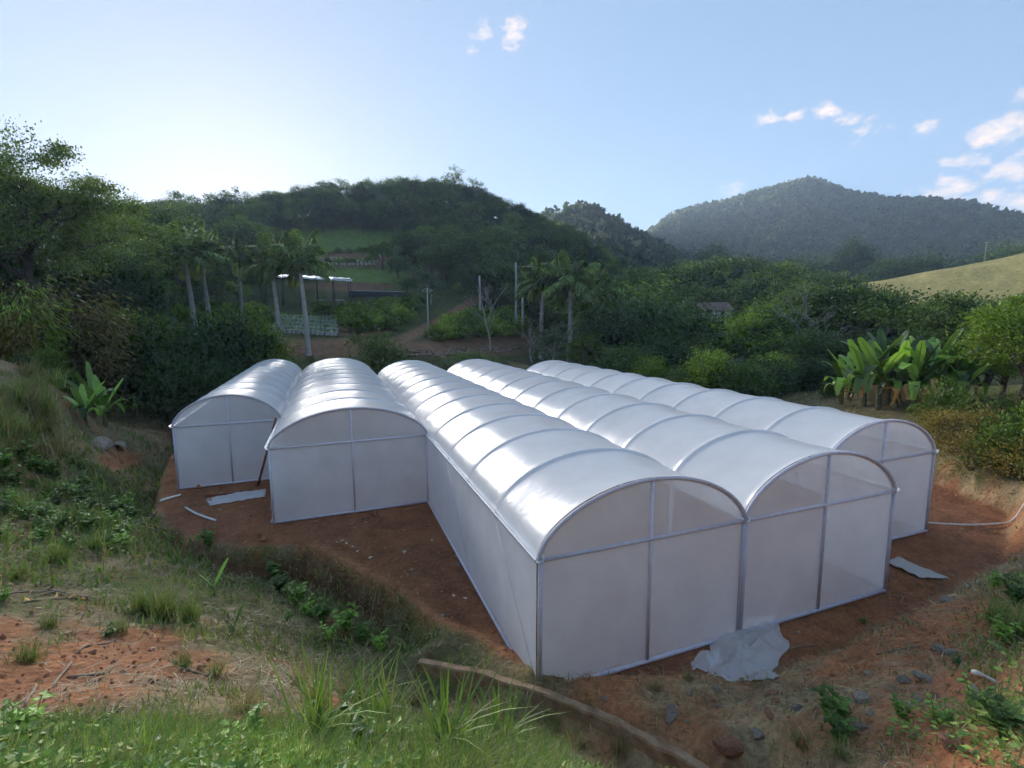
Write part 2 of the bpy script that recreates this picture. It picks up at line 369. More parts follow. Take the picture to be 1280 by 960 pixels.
ctl += [at_r(*q) for q in [(0, 540, 27), (0, 500, 30), (0, 465, 34), (50, 505, 31), (70, 485, 36), (40, 545, 28.5), (85, 535, 32)]]
ctl += [np.array(q) for q in [(6.8, -8.3, 5.75), (6.8, -14, 8), (0, -10, 6.6), (-8, -6, 7), (-16, 4, 6.5), (14, -10.5, 4.6), (22, -8, 3.8), (30, -8, 4), (38, -3, 4), (36, 6, 1.6), (37, 18, 1.0), (35, 30, .3),
                              (28, 38, 0), (14, 48, .8), (0, 50, 1.5), (-10, 44, 1.2), (-20, 36, 7.5), (-16, 20, 6), (-26, 10, 8), (-26, 44, 6), (9.6, -5.2, 2.9), (10.4, -5.0, 2.2), (10.6, .15, .5), (11.2, -.5, .48), (10.0, .65, .3)]]
for k in range(len(WALL)):
    w, n = WALL[k], WN[k]
    ctl.append(np.array([*(w[:2] + n*.25), w[2] - .03])); ctl.append(np.array([*(w[:2] + n*.7), w[2] + .04]))
    ctl.append(np.array([*(w[:2] - n*.35), w[2] - .40])); ctl.append(np.array([*(w[:2] - n*.9), w[2] - .36 + .06*k]))
ctl = np.array(ctl)
def _U(r2): return np.where(r2 > 1e-12, r2*np.log(r2 + 1e-12), 0)
_n = len(ctl); _K = _U(((ctl[:, None, :2] - ctl[None, :, :2])**2).sum(-1)) + .02*np.eye(_n)
_Pm = np.hstack([np.ones((_n, 1)), ctl[:, :2]]); _A = np.block([[_K, _Pm], [_Pm.T, np.zeros((3, 3))]])
TPS = np.linalg.solve(_A, np.concatenate([ctl[:, 2], np.zeros(3)]))
def tps(x, y):
    out = TPS[_n] + TPS[_n + 1]*x + TPS[_n + 2]*y
    for i in range(_n): out = out + TPS[i]*_U((x - ctl[i, 0])**2 + (y - ctl[i, 1])**2)
    return out
# far land: per column (photo u) and ring (metres) the ground, as photo row (or a height with 'z')
RING = [40, 60, 80, 110, 145, 185, 260, 360, 500, 750, 900, 1100, 1500]
FAR = {  # photo column: ground height over RING
    -500: [8, 11, 14, 18, 22, 24, 26, 30, 35, 40, 30, 24, 30],
    -150: [5, 7, 10, 15, 20, 22, 22, 25, 30, 40, 30, 24, 30],
    0: [2.2, 4.5, 8, 14, 21, 24, 24, 25, 30, 40, 30, 24, 30],
    150: [1, 4, 7, 13, 22.5, 30, 29, 28, 30, 40, 30, 24, 30],
    300: [.6, 5, 8.2, 14.2, 25, 37, 34, 30, 30, 40, 30, 24, 30],
    430: [.5, 5, 8.7, 17.1, 29.8, 44.7, 42, 35, 30, 40, 30, 24, 30],
    560: [.3, 4, 7.8, 15.8, 27.4, 49.5, 47, 40, 30, 40, 30, 24, 30],
    650: [.2, 2.5, 6, 14, 26, 42, 47, 62, 60, 70, 52.5, 42, 30],
    720: [0, .8, 2.5, 9, 18, 31, 48, 83.5, 80, 90, 67.5, 54, 30],
    790: [0, .3, 1, 4, 10, 17, 32, 65, 72, 110, 82.5, 66, 30],
    850: [0, .2, .6, 2, 5, 9, 18, 48, 60, 149, 114.75, 91.8, 30],
    910: [0, .2, .5, 1.2, 3.5, 7, 12, 28, 50, 160, 124.5, 99.6, 30],
    985: [0, .2, .5, 1.2, 4, 9, 12, 20, 50, 178, 132, 105.6, 30],
    1060: [0, .3, .8, 2.5, 8, 18.4, 14, 20, 45, 148, 117.75, 94.2, 30],
    1130: [.1, .5, 1.0, 3, 10, 20.7, 16, 20, 45, 138, 120, 110, 80],
    1210: [.2, .6, 1.3, 4, 12, 22, 18, 22, 45, 118, 110, 135, 90],
    1290: [.5, .8, 1.8, 5, 13, 23.8, 20, 25, 45, 96, 92, 168, 100],
    1500: [1.5, 2, 4, 9, 18, 30, 30, 40, 60, 110, 110, 190, 120],
    2200: [3, 5, 8, 15, 25, 40, 50, 70, 100, 150, 150, 190, 150]}
_us = sorted(FAR); _az = np.array([math.atan2(*rayv(u, 402)[:2]) for u in _us]); _lr = np.log(np.array(RING, float))
_tab = np.array([FAR[u] for u in _us], float)
def _hermite(xk, yk, x):
    """monotone-ish cubic along axis 0 of yk"""
    x = np.clip(x, xk[0], xk[-1]); i = np.clip(np.searchsorted(xk, x) - 1, 0, len(xk) - 2)
    h = xk[i + 1] - xk[i]; t = (x - xk[i])/h
    sl = np.diff(yk, axis=0)/np.diff(xk)[:, None]; m = np.vstack([sl[:1], np.where(sl[1:]*sl[:-1] > 0, 2*sl[1:]*sl[:-1]/(sl[1:] + sl[:-1] + 1e-12), 0), sl[-1:]])
    t = t[:, None]; h = h[:, None]
    return (2*t**3 - 3*t**2 + 1)*yk[i] + (t**3 - 2*t**2 + t)*h*m[i] + (-2*t**3 + 3*t**2)*yk[i + 1] + (t**3 - t**2)*h*m[i + 1]
_ag = np.linspace(_az[0], _az[-1], 260); _lg = np.linspace(_lr[0], _lr[-1], 200)
_G = _hermite(_lr, _hermite(_az, _tab, _ag).T, _lg).T                       # (az, lr)
def far(x, y):
    dx = x - CAM[0]; dy = y - CAM[1]; r = np.hypot(dx, dy)
    a = (np.arctan2(dx, dy) - _ag[0])/(_ag[1] - _ag[0]); l = (np.log(np.maximum(r, 1)) - _lg[0])/(_lg[1] - _lg[0])
    a = np.clip(a, 0, len(_ag) - 1.001); l = np.clip(l, 0, len(_lg) - 1.001)
    i = a.astype(int); j = l.astype(int); fa = a - i; fl = l - j
    z = (_G[i, j]*(1 - fa) + _G[i + 1, j]*fa)*(1 - fl) + (_G[i, j + 1]*(1 - fa) + _G[i + 1, j + 1]*fa)*fl
    return z + fbm(x/60, y/60, 3, 4)*np.clip((r - 90)/400, 0, 1)*11 + fbm(x/14, y/14, 5, 3)*np.clip((r - 45)/60, 0, 1)*.8
def ground(x, y, detail=True):
    x = np.asarray(x, float); y = np.asarray(y, float)
    r = np.hypot(x - CAM[0], y - CAM[1]); w = sstep(38, 62, r)
    z = tps(np.clip(x, -40, 60), np.clip(y, -25, 70))*(1 - w) + far(x, y)*w
    sd = poly_sd(x, y, PP) + .10*fbm(x*1.6, y*1.6, 11, 3)
    p = plat(x, y)
    bank = sstep(0, .55, sd)
    berm = .22*np.exp(-((sd - .02)/.30)**2)*np.clip((6 - y + x*.0)/3, 0, 1)*(x < 11)
    z = p*(1 - bank) + z*bank + berm
    if detail:
        nr = 1 - sstep(30, 60, r); ins = 1 - sstep(-.3, .5, sd)
        rough = .085*(1 - ins) + .028*ins
        z = z + nr*(fbm(x*.9, y*.9, 21, 3)*rough*1.6 + fbm(x*3.3, y*3.3, 22, 3)*rough*.75 + np.maximum(fbm(x*7, y*7, 23, 2), 0)*rough*.55)
    return z
def gz(x, y): return float(ground(np.array([x]), np.array([y]))[0])
def gslope(P):
    e = .4; return ground(P[:, 0] + e, P[:, 1]) - ground(P[:, 0] - e, P[:, 1]), ground(P[:, 0], P[:, 1] + e) - ground(P[:, 0], P[:, 1] - e)
def hit(u, v, rmax=400):
    """where the photo ray meets the ground"""
    d = rayv(u, v); d = d/np.hypot(d[0], d[1]); t = np.concatenate([np.arange(1.5, 60, .04), np.arange(60, rmax, .5)])
    P = CAM + d*t[:, None]; below = P[:, 2] < ground(P[:, 0], P[:, 1])
    k = int(np.argmax(below)) if below.any() else len(t) - 1
    return P[k]
def at_ring(u, r):
    d = rayv(u, 402); d = d/np.hypot(d[0], d[1]); x, y = (CAM + d*r)[:2]; return x, y, gz(x, y)

SOIL = np.array((.42, .185, .092)); SOIL_D = np.array((.33, .14, .078)); THATCH = np.array((.36, .27, .16)); GRASS = np.array((.13, .16, .05))
FLOOR = np.array((.06, .07, .03)); PASTURE = np.array((.33, .28, .11)); MEADOW = np.array((.12, .18, .045)); DIRT = np.array((.24, .14, .085))
def ell(u, v, cu, cv, a, b): return np.clip(1.25 - ((u - cu)/a)**2 - ((v - cv)/b)**2, 0, 1)
def cover(x, y, z):
    """colour of the land, with the lit berm crest painted in"""
    r = np.hypot(x - CAM[0], y - CAM[1]); sd = poly_sd(x, y, PP)
    u, v = proj(np.stack([x, y, z], -1)); u = np.nan_to_num(u, nan=-5000); v = np.nan_to_num(v, nan=-5000)
    n1 = fbm(x*.35, y*.35, 31, 4); n2 = fbm(x*1.4, y*1.4, 32, 4)
    L = lambda a, b, t: a*(1 - t[:, None]) + b*t[:, None]
    c = L(THATCH*np.ones((len(x), 3)), GRASS*.9, np.clip(.36 + n1*1.1 + n2*.7, 0, 1))
    c = L(c, SOIL*.85, np.clip(n1*-1.6 + n2*1.5 - .12, 0, 1)*.8)
    bare = np.zeros(len(x))
    for e in [(50, 850, 140, 40), (0, 800, 55, 30), (160, 800, 80, 18), (330, 905, 70, 16), (215, 830, 80, 22), (150, 575, 30, 14), (420, 880, 40, 12)]: bare = np.maximum(bare, ell(u, v, *e))
    c = L(c, SOIL*1.08, np.clip(bare*1.5 + n2*.5*(bare > .02), 0, 1)*(r < 60))
    right = sstep(640, 760, u)*(r < 40)*(sd > -.3)*(v > 600)                       # right mound: red soil with straw
    cr = L(SOIL*1.15*np.ones((len(x), 3)), THATCH*1.15, np.clip(.34 + n1*1.1 + n2*1.0, 0, 1))
    c = L(c, cr, right)
    p = L(SOIL_D*np.ones((len(x), 3)), SOIL*.62, np.clip(.4 + n1*.9 + n2*.6, 0, 1))
    c = L(c, p, 1 - sstep(-.25, .25, sd))
    bk = np.exp(-((sd - .0)/.22)**2)*(x < 10.8)*(u > 370)  # berm crest: its lit orange edge is painted into the soil colour
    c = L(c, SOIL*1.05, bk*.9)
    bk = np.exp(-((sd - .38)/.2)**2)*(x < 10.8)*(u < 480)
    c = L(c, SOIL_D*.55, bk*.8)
    f = sstep(40, 55, r)
    fl = L(FLOOR*np.ones((len(x), 3)), GRASS*.6, np.clip(.4 + n1, 0, 1))
    for e, cc in [((430, 300, 95, 14), MEADOW), ((455, 345, 60, 10), MEADOW), ((440, 325, 60, 9), DIRT*.8), ((420, 435, 130, 12), DIRT*.75), ((455, 413, 40, 8), DIRT*.7),
                  ((560, 437, 110, 10), DIRT*.7), ((430, 358, 60, 6), DIRT*.7), ((620, 425, 90, 6), DIRT*.6)]:
        fl = L(fl, cc*np.ones_like(fl), np.clip(ell(u, v, *e)*1.6 + n2*.3*(ell(u, v, *e) > .05), 0, 1)*(r < 180))
    past = sstep(1030, 1075, u)*(r > 140)*(r < 235)
    fl = L(fl, PASTURE*(1 + .25*n1[:, None]), past)
    sec = sstep(675, 720, u)*sstep(230, 280, r)*(1 - sstep(470, 540, r))
    fl = L(fl, L(PASTURE*.75*np.ones_like(fl), FLOOR, np.clip(n1*1.2, 0, 1)), sec)
    fl = L(fl, FLOOR*1.1*np.ones_like(fl), sstep(560, 640, r))
    rd = path_dist(x, y)
    fl = L(fl, DIRT*1.0*np.ones_like(fl), 1 - sstep(.9, 1.5, rd))
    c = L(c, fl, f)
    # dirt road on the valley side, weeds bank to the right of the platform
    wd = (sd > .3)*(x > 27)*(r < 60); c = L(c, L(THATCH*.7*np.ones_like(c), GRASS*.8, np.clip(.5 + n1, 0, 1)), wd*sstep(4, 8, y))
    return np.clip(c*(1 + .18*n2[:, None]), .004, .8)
PATH = np.array([at_r(u, v, r)[:2] for u, v, r in [(470, 445, 56), (490, 425, 62), (530, 408, 72), (565, 390, 84), (582, 372, 92), (600, 360, 100)]])
def path_dist(x, y):
    d = np.full(np.shape(x), 1e9)
    for i in range(len(PATH) - 1):
        a, b = PATH[i], PATH[i + 1]; e = b - a; t = np.clip(((x - a[0])*e[0] + (y - a[1])*e[1])/(e @ e), 0, 1); d = np.minimum(d, np.hypot(x - a[0] - t*e[0], y - a[1] - t*e[1]))
    return d
def build_ground():
    rr = np.concatenate([[.3, 1, 1.6], np.arange(2.2, 24, .095), 24*np.power(1.0165, np.arange(0, 300))]); rr = rr[rr < 1500]
    a0 = YAW; th = np.concatenate([np.linspace(-math.pi, -.95, 40)[:-1], np.linspace(-.95, .95, 600), np.linspace(.95, math.pi, 40)[1:-1]]) + a0
    R, T = np.meshgrid(rr, th, indexing='ij'); X = CAM[0] + R*np.sin(T); Y = CAM[1] + R*np.cos(T)
    x = X.ravel(); y = Y.ravel(); z = ground(x, y)
    nr, nt = R.shape; i = np.arange(nr - 1)[:, None]*nt; j = np.arange(nt)[None]; j2 = (j + 1) % nt
    Q = np.stack([i + j, i + nt + j, i + nt + j2, i + j2], -1).reshape(-1, 4)[:, ::-1]
    c = cover(x, y, z)
    Q0 = np.array([], int)
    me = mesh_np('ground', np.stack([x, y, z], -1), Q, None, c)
    o = obj('ground', me, 'ground'); tag(o, kind='structure'); o['label'] = 'red earth ground rising from the platform to the wooded hills'
    return o
build_ground()
# ------------------------------------------------------------------ greenhouse: one multi-span house of five bays
def arch(s): return RISE*np.power(np.clip(1 - np.abs(s)**2.0, 0, 1), .62)     # s in -1..1 across a bay
HOOP = 2.52
def build_greenhouse():
    G = empty('greenhouse', (13., 16., 0))
    tag(G, 'long white plastic greenhouse of five arched bays on the red dirt platform', 'greenhouse')
    off = np.array([13., 16., 0])
    def part(name, mb, m, parent):
        o = obj(name, mb, m, parent)
        if parent is G: o.matrix_parent_inverse = Matrix.Translation((-13, -16, 0)); 
        return o
    sA = np.sin(np.linspace(-math.pi/2, math.pi/2, 33))
    hoop_count = 0
    for k in range(5):
        x0, x1, yf, yb = XS[k], XS[k + 1], YF[k], YB[k]; w = x1 - x0; xc = (x0 + x1)/2
        n = int(round((yb - yf)/HOOP)); hy = np.linspace(yf, yb, n + 1)
        # film: sags between the hoops, puckers along the gutters
        fr = np.array([0, .018, .04, .075, .16, .3, .5, .7, .84, .925, .96, .982]); ys = np.concatenate([hy[i] + (hy[i + 1] - hy[i])*fr for i in range(n)] + [[yb]])
        Y, Sx = np.meshgrid(ys, sA, indexing='ij'); Xc = xc + Sx*(w/2 + .02)
        t = (Y - yf)/(yb - yf)*n; ft = t - np.floor(t); pi_ = np.minimum(np.floor(t), n - 1).astype(int)
        amp = rng.uniform(.55, 1.25, n)[pi_]; asym = rng.uniform(-.35, .35, n)[pi_]
        bell = np.sin(np.pi*np.clip(ft, 0, 1)**(1 + asym))
        prof = (1 - np.abs(Sx)**4)*(.55 + .45*np.abs(Sx))
        near_hoop = np.minimum(ft, 1 - ft)*(yb - yf)/n; dip = -.085*amp*np.power(np.clip(bell, 0, 1), .8)*prof + .05*(np.exp(-(near_hoop/.07)**2) - .5)*(1 - np.abs(Sx)**8)
        pucker = .055*fbm(Y*2.2, Sx*1.5 + k*9, 41, 3)*np.clip((np.abs(Sx) - .72)/.28, 0, 1)*np.clip(bell, 0, 1)
        wr = .018*fbm(Y*1.1 + k*5, Sx*2.2, 42, 3)*np.clip(bell*1.5, 0, 1)
        nz = arch(Sx); rad = np.sqrt((Sx*.7)**2 + .5)
        Zc = plat(Xc, Y) + EAVE + nz + .045 + (dip + pucker + wr)*(.55 + .45*(1 - np.abs(Sx)))
        Xc = Xc + (dip + pucker)*Sx*.75
        ny, ns = Y.shape; i = np.arange(ny - 1)[:, None]*ns; j = np.arange(ns - 1)[None]
        Q = np.stack([i + j, i + j + 1, i + ns + j + 1, i + ns + j], -1).reshape(-1, 4)
        film = part('roof_film', MB().add(np.stack([Xc, Y, Zc], -1).reshape(-1, 3), Q), 'roof_film', G)
        # hoops under the film
        hx = np.sin(np.linspace(-math.pi/2, math.pi/2, 25))
        hm = None
        for q, y in enumerate(hy):
            P = np.stack([xc + hx*(w/2 - .01), np.full(25, 0.), EAVE + arch(hx)], -1)
            if hm is None: hm = MB().tube(P - np.array([xc, 0, 0]), .028, 6).mesh('hoop')
            h = obj('hoop', hm, 'galvanised', film, loc=(xc, y + (.0 if 0 < q < n else 0), float(plat(xc, y)) + .0))
            h.rotation_euler = (0, -.006, 0)
        if k in (2, 3):   # a tie wire seen through the first panels
            for q in range(1, n):
                pass
        rg_ = obj('ridge_bar', MB().tube([(xc, yf, float(plat(xc, yf)) + EAVE + RISE - .17), (xc, (yf + yb)/2, float(plat(xc, (yf + yb)/2)) + EAVE + RISE - .17), (xc, yb, float(plat(xc, yb)) + EAVE + RISE - .17)], .03, 6), 'galvanised', film)
        # end walls
        for y, sgn in ((yf, -1), (yb, 1)):
            yy = y + sgn*.02
            hs = np.linspace(-1, 1, 25)
            def panel(lo, hi):
                Sg, Hg = np.meshgrid(np.sin(hs*math.pi/2), np.linspace(0, 1, 9), indexing='ij'); a0 = lo(Sg); b0 = hi(Sg)
                X = xc + Sg*(w/2 - .02); Yw = yy + .02*fbm(X*.8 + k*3, Hg*2.6 + sgn + lo(Sg), 44, 2)*np.sin(np.pi*Hg)
                Zw = plat(X, y) + a0 + Hg*(b0 - a0); a, b = X.shape; i = np.arange(a - 1)[:, None]*b; j = np.arange(b - 1)[None]
                return MB().add(np.stack([X, Yw, Zw], -1).reshape(-1, 3), np.stack([i + j, i + b + j, i + b + j + 1, i + j + 1], -1).reshape(-1, 4))
            ew = part('end_wall', panel(lambda q: .06 + 0*q, lambda q: EAVE - .01 + 0*q), 'net', G)
            obj('gable_film', panel(lambda q: EAVE + 0*q, lambda q: EAVE + np.maximum(arch(q) - .01, .002)), 'gable_film', ew)
            pz = float(plat(xc, y)); yo = yy + sgn*.035
            obj('post', MB().box((xc, yo - sgn*.0, pz + (EAVE + RISE)/2), (.055, .055, EAVE + RISE)), 'galvanised', ew)
            for xx, sg in ((x0, 1), (x1, -1)):
                pp = float(plat(xx, y)); obj('post', MB().box((xx + sg*.035, yo - sgn*.0, pp + EAVE/2), (.075, .06, EAVE)), 'galvanised', ew)
            obj('crossbar', MB().tube([(x0 + .03, yo, float(plat(x0, y)) + EAVE), (x1 - .03, yo, float(plat(x1, y)) + EAVE)], .042, 8), 'galvanised', ew)
            obj('base_rail', MB().tube([(x0 + .03, yo, float(plat(x0, y)) + .07), (xc, yo, float(plat(xc, y)) + .065), (x1 - .03, yo, float(plat(x1, y)) + .07)], .05, 6), 'galvanised', ew)
            P = np.stack([xc + hx*(w/2 - .005), np.full(25, yo), plat(xc + hx*w/2, y) + EAVE + arch(hx) + .03], -1)
            obj('end_hoop', MB().tube(P, .042, 8), 'galvanised', ew)
    # side walls, gutters and valley posts
    def side(x, y0, y1, sgn):
        ny = max(4, int((y1 - y0)/.3)); Yg, Hg = np.meshgrid(np.linspace(y0, y1, ny), np.linspace(0, 1, 8), indexing='ij')
        X = x + sgn*(.02 + .02*np.sin(np.pi*Hg)*fbm(Yg*.7, Hg*2 + x, 45, 2)); Z = plat(x, Yg) + .06 + Hg*(EAVE - .06)
        a, b = X.shape; i = np.arange(a - 1)[:, None]*b; j = np.arange(b - 1)[None]
        Q = np.stack([i + j, i + b + j, i + b + j + 1, i + j + 1], -1).reshape(-1, 4)
        sw = part('side_wall', MB().add(np.stack([X, Yg, Z], -1).reshape(-1, 3), Q), 'net_side', G)
        pm = MB().box((0, 0, EAVE/2), (.05, .05, EAVE)).mesh('post')
        for y in np.arange(y0 + HOOP/2, y1 - .3, HOOP/2): obj('post', pm, 'galvanised', sw, loc=(x - sgn*.06, y, float(plat(x, y))))
        obj('base_rail', MB().tube([(x + sgn*.05, y0 + .05, float(plat(x, y0)) + .06), (x + sgn*.05, y1 - .05, float(plat(x, y1)) + .06)], .04, 6), 'galvanised', sw)
        for q, y in enumerate(np.arange(y0, y1 - HOOP*1.1, HOOP*2)):   # thin diagonal brace wires
            obj('brace_wire', MB().tube([(x + sgn*.055, y + .1, float(plat(x, y)) + .5), (x + sgn*.055, y + 2.4, float(plat(x, y)) + EAVE - .15)], .006, 5), 'galvanised', sw)
        return sw
    side(XS[0], YF[0], YB[0], -1); side(XS[1], YF[1], YF[0], -1); side(XS[2], YF[2], YF[1], -1); side(XS[4], YF[3], YF[4], 1); side(XS[5], YF[4], YB[4], 1)
    side(XS[2], YB[2], YB[1], 1)
    for k in range(6):
        ks = [q for q in (k - 1, k) if 0 <= q < 5]; y0 = min(YF[q] for q in ks) - .12; y1 = max(YB[q] for q in ks) + .1; x = XS[k]
        m = MB(); prof = np.array([(-.11, .075), (-.085, .0), (0, -.02), (.085, .0), (.11, .075), (.10, .085), (.075, .015), (0, -.004), (-.075, .015), (-.10, .085)])
        V = []; yy = [y0, y1]
        for y in yy: V += [(x + a, y, float(plat(x, y)) + EAVE + b) for a, b in prof]
        c = len(prof); Q = [[q, (q + 1) % c, c + (q + 1) % c, c + q] for q in range(c)]
        m.add(V, Q); g = part('gutter', m, 'white_rail', G)
        if 0 < k < 5:
            pm = MB().box((0, 0, EAVE/2 - .02), (.07, .07, EAVE - .04)).mesh('valley_post')
            ya, yb2 = max(YF[q] for q in ks), min(YB[q] for q in ks)
            for y in np.arange(ya + HOOP, yb2 - .5, HOOP): obj('valley_post', pm, 'galvanised', g, loc=(x, y, float(plat(x, y))))
    return G
build_greenhouse()
m = MB()   # bare soil inside is the platform itself

# ------------------------------------------------------------------ channel wall of cast concrete
def build_wall():
    P = np.vstack([WALL]); t = np.linspace(0, len(P) - 1, 60); Pi = np.stack([np.interp(t, np.arange(len(P)), P[:, c]) for c in range(3)], -1)
    T = np.gradient(Pi[:, :2], axis=0); T /= np.linalg.norm(T, axis=1)[:, None]; Nn = np.stack([-T[:, 1], T[:, 0]], 1)
    if Nn[0] @ WN[0] < 0: Nn = -Nn
    j = fbm(t*2.2, t*0, 51, 3); V = []
    sec = [(-.085, -.95), (-.085, -.03), (-.065, .01), (.065, .015), (.085, -.02), (.085, -.9)]
    for q in range(len(Pi)):
        for a, b in sec:
            V.append((*(Pi[q, :2] + Nn[q]*(a + .018*vnoise(q*.9, b*9 + a*30, 5) + .02*j[q])), Pi[q, 2] + b + .025*j[q] + .012*vnoise(q*1.7, a*40, 8)))
    c = len(sec); Q = [[i*c + k, i*c + k + 1, (i + 1)*c + k + 1, (i + 1)*c + k] for i in range(len(Pi) - 1) for k in range(c - 1)]
    Q += [[0, 1, 4, 5], [1, 2, 3, 4]]; e = (len(Pi) - 1)*c; Q += [[e, e + 5, e + 4, e + 1], [e + 1, e + 4, e + 3, e + 2]]
    o = obj('channel_wall', MB().add(V, Q).mesh('channel_wall', smooth=False), 'channel_concrete')
    tag(o, 'low earth-stained concrete wall of a drainage channel running towards the bottom edge', 'wall')
build_wall()

# ------------------------------------------------------------------ plant prototypes
def leaf_quads(C, D, L, Wd, rg=rng, fold=0.):
    """diamond leaves at C, pointing along D, length L, width Wd"""
    n = len(C); D = D/(np.linalg.norm(D, axis=1)[:, None] + 1e-9); R = rg.normal(size=(n, 3)); B = np.cross(D, R); B /= np.linalg.norm(B, axis=1)[:, None] + 1e-9
    L = np.broadcast_to(L, (n,))[:, None]; Wd = np.broadcast_to(Wd, (n,))[:, None]
    V = np.stack([C, C + D*L*.45 + B*Wd*.5, C + D*L, C + D*L*.45 - B*Wd*.5], 1).reshape(-1, 3)
    return V, np.arange(4*n).reshape(n, 4)
def crown_pts(n_cl, per, rx, rz, cz, seed, lumps=.35, flat=.5, hollow=.55, sig=.16):
    rg = np.random.default_rng(seed)
    d = rg.normal(size=(n_cl, 3)); d /= np.linalg.norm(d, axis=1)[:, None]; d[:, 2] = np.where(d[:, 2] < -flat, -d[:, 2], d[:, 2])
    ph = np.arctan2(d[:, 1], d[:, 0]); lob = 1 + lumps*(np.sin(ph*2 + seed) * .5 + np.sin(ph*3 + 1.7*seed + d[:, 2]*3)*.5)*.8 + rg.normal(size=n_cl)*lumps*.35
    rad = lob*(hollow + (1 - hollow)*rg.random(n_cl)**.6)
    c = d*rad[:, None]*np.array([rx, rx, rz]) + np.array([0, 0, cz])
    cs = rg.uniform(.6, 1.4, n_cl)
    P = np.repeat(c, per, 0) + rg.normal(size=(n_cl*per, 3))*np.repeat(cs, per)[:, None]*sig*np.array([rx, rx, rz*.75])
    out = P - np.array([0, 0, cz - rz*.3]); return c, P, out, rg
def make_tree(name, seed, h, rx, rz, n_cl, per, leaf, lm, bark='bark', clear=.3, **kw):
    """tree of height h: tapered trunk with limbs, crown of leaf sprays"""
    cz = h - rz; c, P, out, rg = crown_pts(n_cl, per, rx, rz, cz, seed, **kw)
    zt = np.quantile(P[:, 2], .997); f_ = h/zt; P = P*np.array([1, 1, f_]); c = c*np.array([1, 1, f_])
    T = empty(name)
    D = out/(np.linalg.norm(out, axis=1)[:, None] + 1e-6) + rg.normal(size=P.shape)*.7 - np.array([0, 0, .15])
    L = leaf*rg.uniform(.6, 1.4, len(P)); V, Q = leaf_quads(P, D, L, L*.55, rg)
    obj('crown', MB().add(V, Q).mesh('crown', smooth=False), lm, T)
    mb = MB(); k = 7; r0 = .022*h + .04; hh = np.linspace(0, cz + rz*.3, k); wob = np.cumsum(rg.normal(size=(k, 2))*.02*h, 0); wob[0] = 0
    tp = np.column_stack([wob, hh]); mb.tube(np.vstack([[tp[0, 0], tp[0, 1], -.4], tp]), np.concatenate([[r0*1.35], r0*np.linspace(1.15, .35, k)]), 8)
    order = rg.permutation(len(c))[:min(14, len(c))]
    for q in order:
        s = rg.uniform(clear, .85); a = np.array([np.interp(s, np.linspace(0, 1, k), tp[:, i]) for i in range(3)]); e = c[q]
        mid = (a + e)/2 + np.array([0, 0, .06*h]) + rg.normal(size=3)*.02*h
        mb.tube([a, mid, e], [r0*.42, r0*.28, r0*.09], 6, cap=False)
    obj('trunk', mb, bark, T); return T
def make_shrub(name, seed, h, rx, n_cl, per, leaf, lm, asp=.5):
    T = empty(name); c, P, out, rg = crown_pts(n_cl, per, rx, h*.55, h*.48, seed, lumps=.4, flat=.8, hollow=.4, sig=.22)
    P[:, 2] = np.maximum(P[:, 2], .03*h)
    D = out/(np.linalg.norm(out, axis=1)[:, None] + 1e-6) + rg.normal(size=P.shape)*.6; L = leaf*rg.uniform(.6, 1.4, len(P)); V, Q = leaf_quads(P, D, L, L*asp, rg)
    obj('foliage', MB().add(V, Q).mesh('foliage', smooth=False), lm, T)
    mb = MB()
    for q in range(7):
        e = c[q % len(c)]; mb.tube([(rg.normal()*.06, rg.normal()*.06, -.15), e*np.array([.4, .4, .55]), e], [.035*h**.5, .024*h**.5, .008], 5, cap=False)
    obj('stem', mb, 'bark', T); return T
def bare_tree(name, seed, h, spread, m='bark_pale', depth=5):
    T = empty(name); rg = np.random.default_rng(seed); tr = MB(); br = MB()
    def grow(p, d, L, r, dp):
        n = 4; P = [p]; dd = d.copy()
        for i in range(n): dd = dd + rg.normal(size=3)*.11 + np.array([0, 0, .03]); dd /= np.linalg.norm(dd); P.append(P[-1] + dd*L/n)
        (tr if dp == 0 else br).tube(P, np.linspace(r, r*.62, n + 1), 6 if dp < 2 else 4, cap=False)
        if dp >= depth: return
        for q in range(rg.integers(2, 4) if dp else 4):
            nd = dd + rg.normal(size=3)*spread; nd[2] = abs(nd[2])*.8 + .12; nd /= np.linalg.norm(nd)
            grow(P[-1] if q < 2 else P[-2], nd, L*rg.uniform(.58, .8), r*.58, dp + 1)
    grow(np.array([0, 0, -.3]), np.array([0, 0, 1.]), h*.36, .016*h + .03, 0)
    obj('trunk', tr, m, T); obj('branches', br, m, T); return T
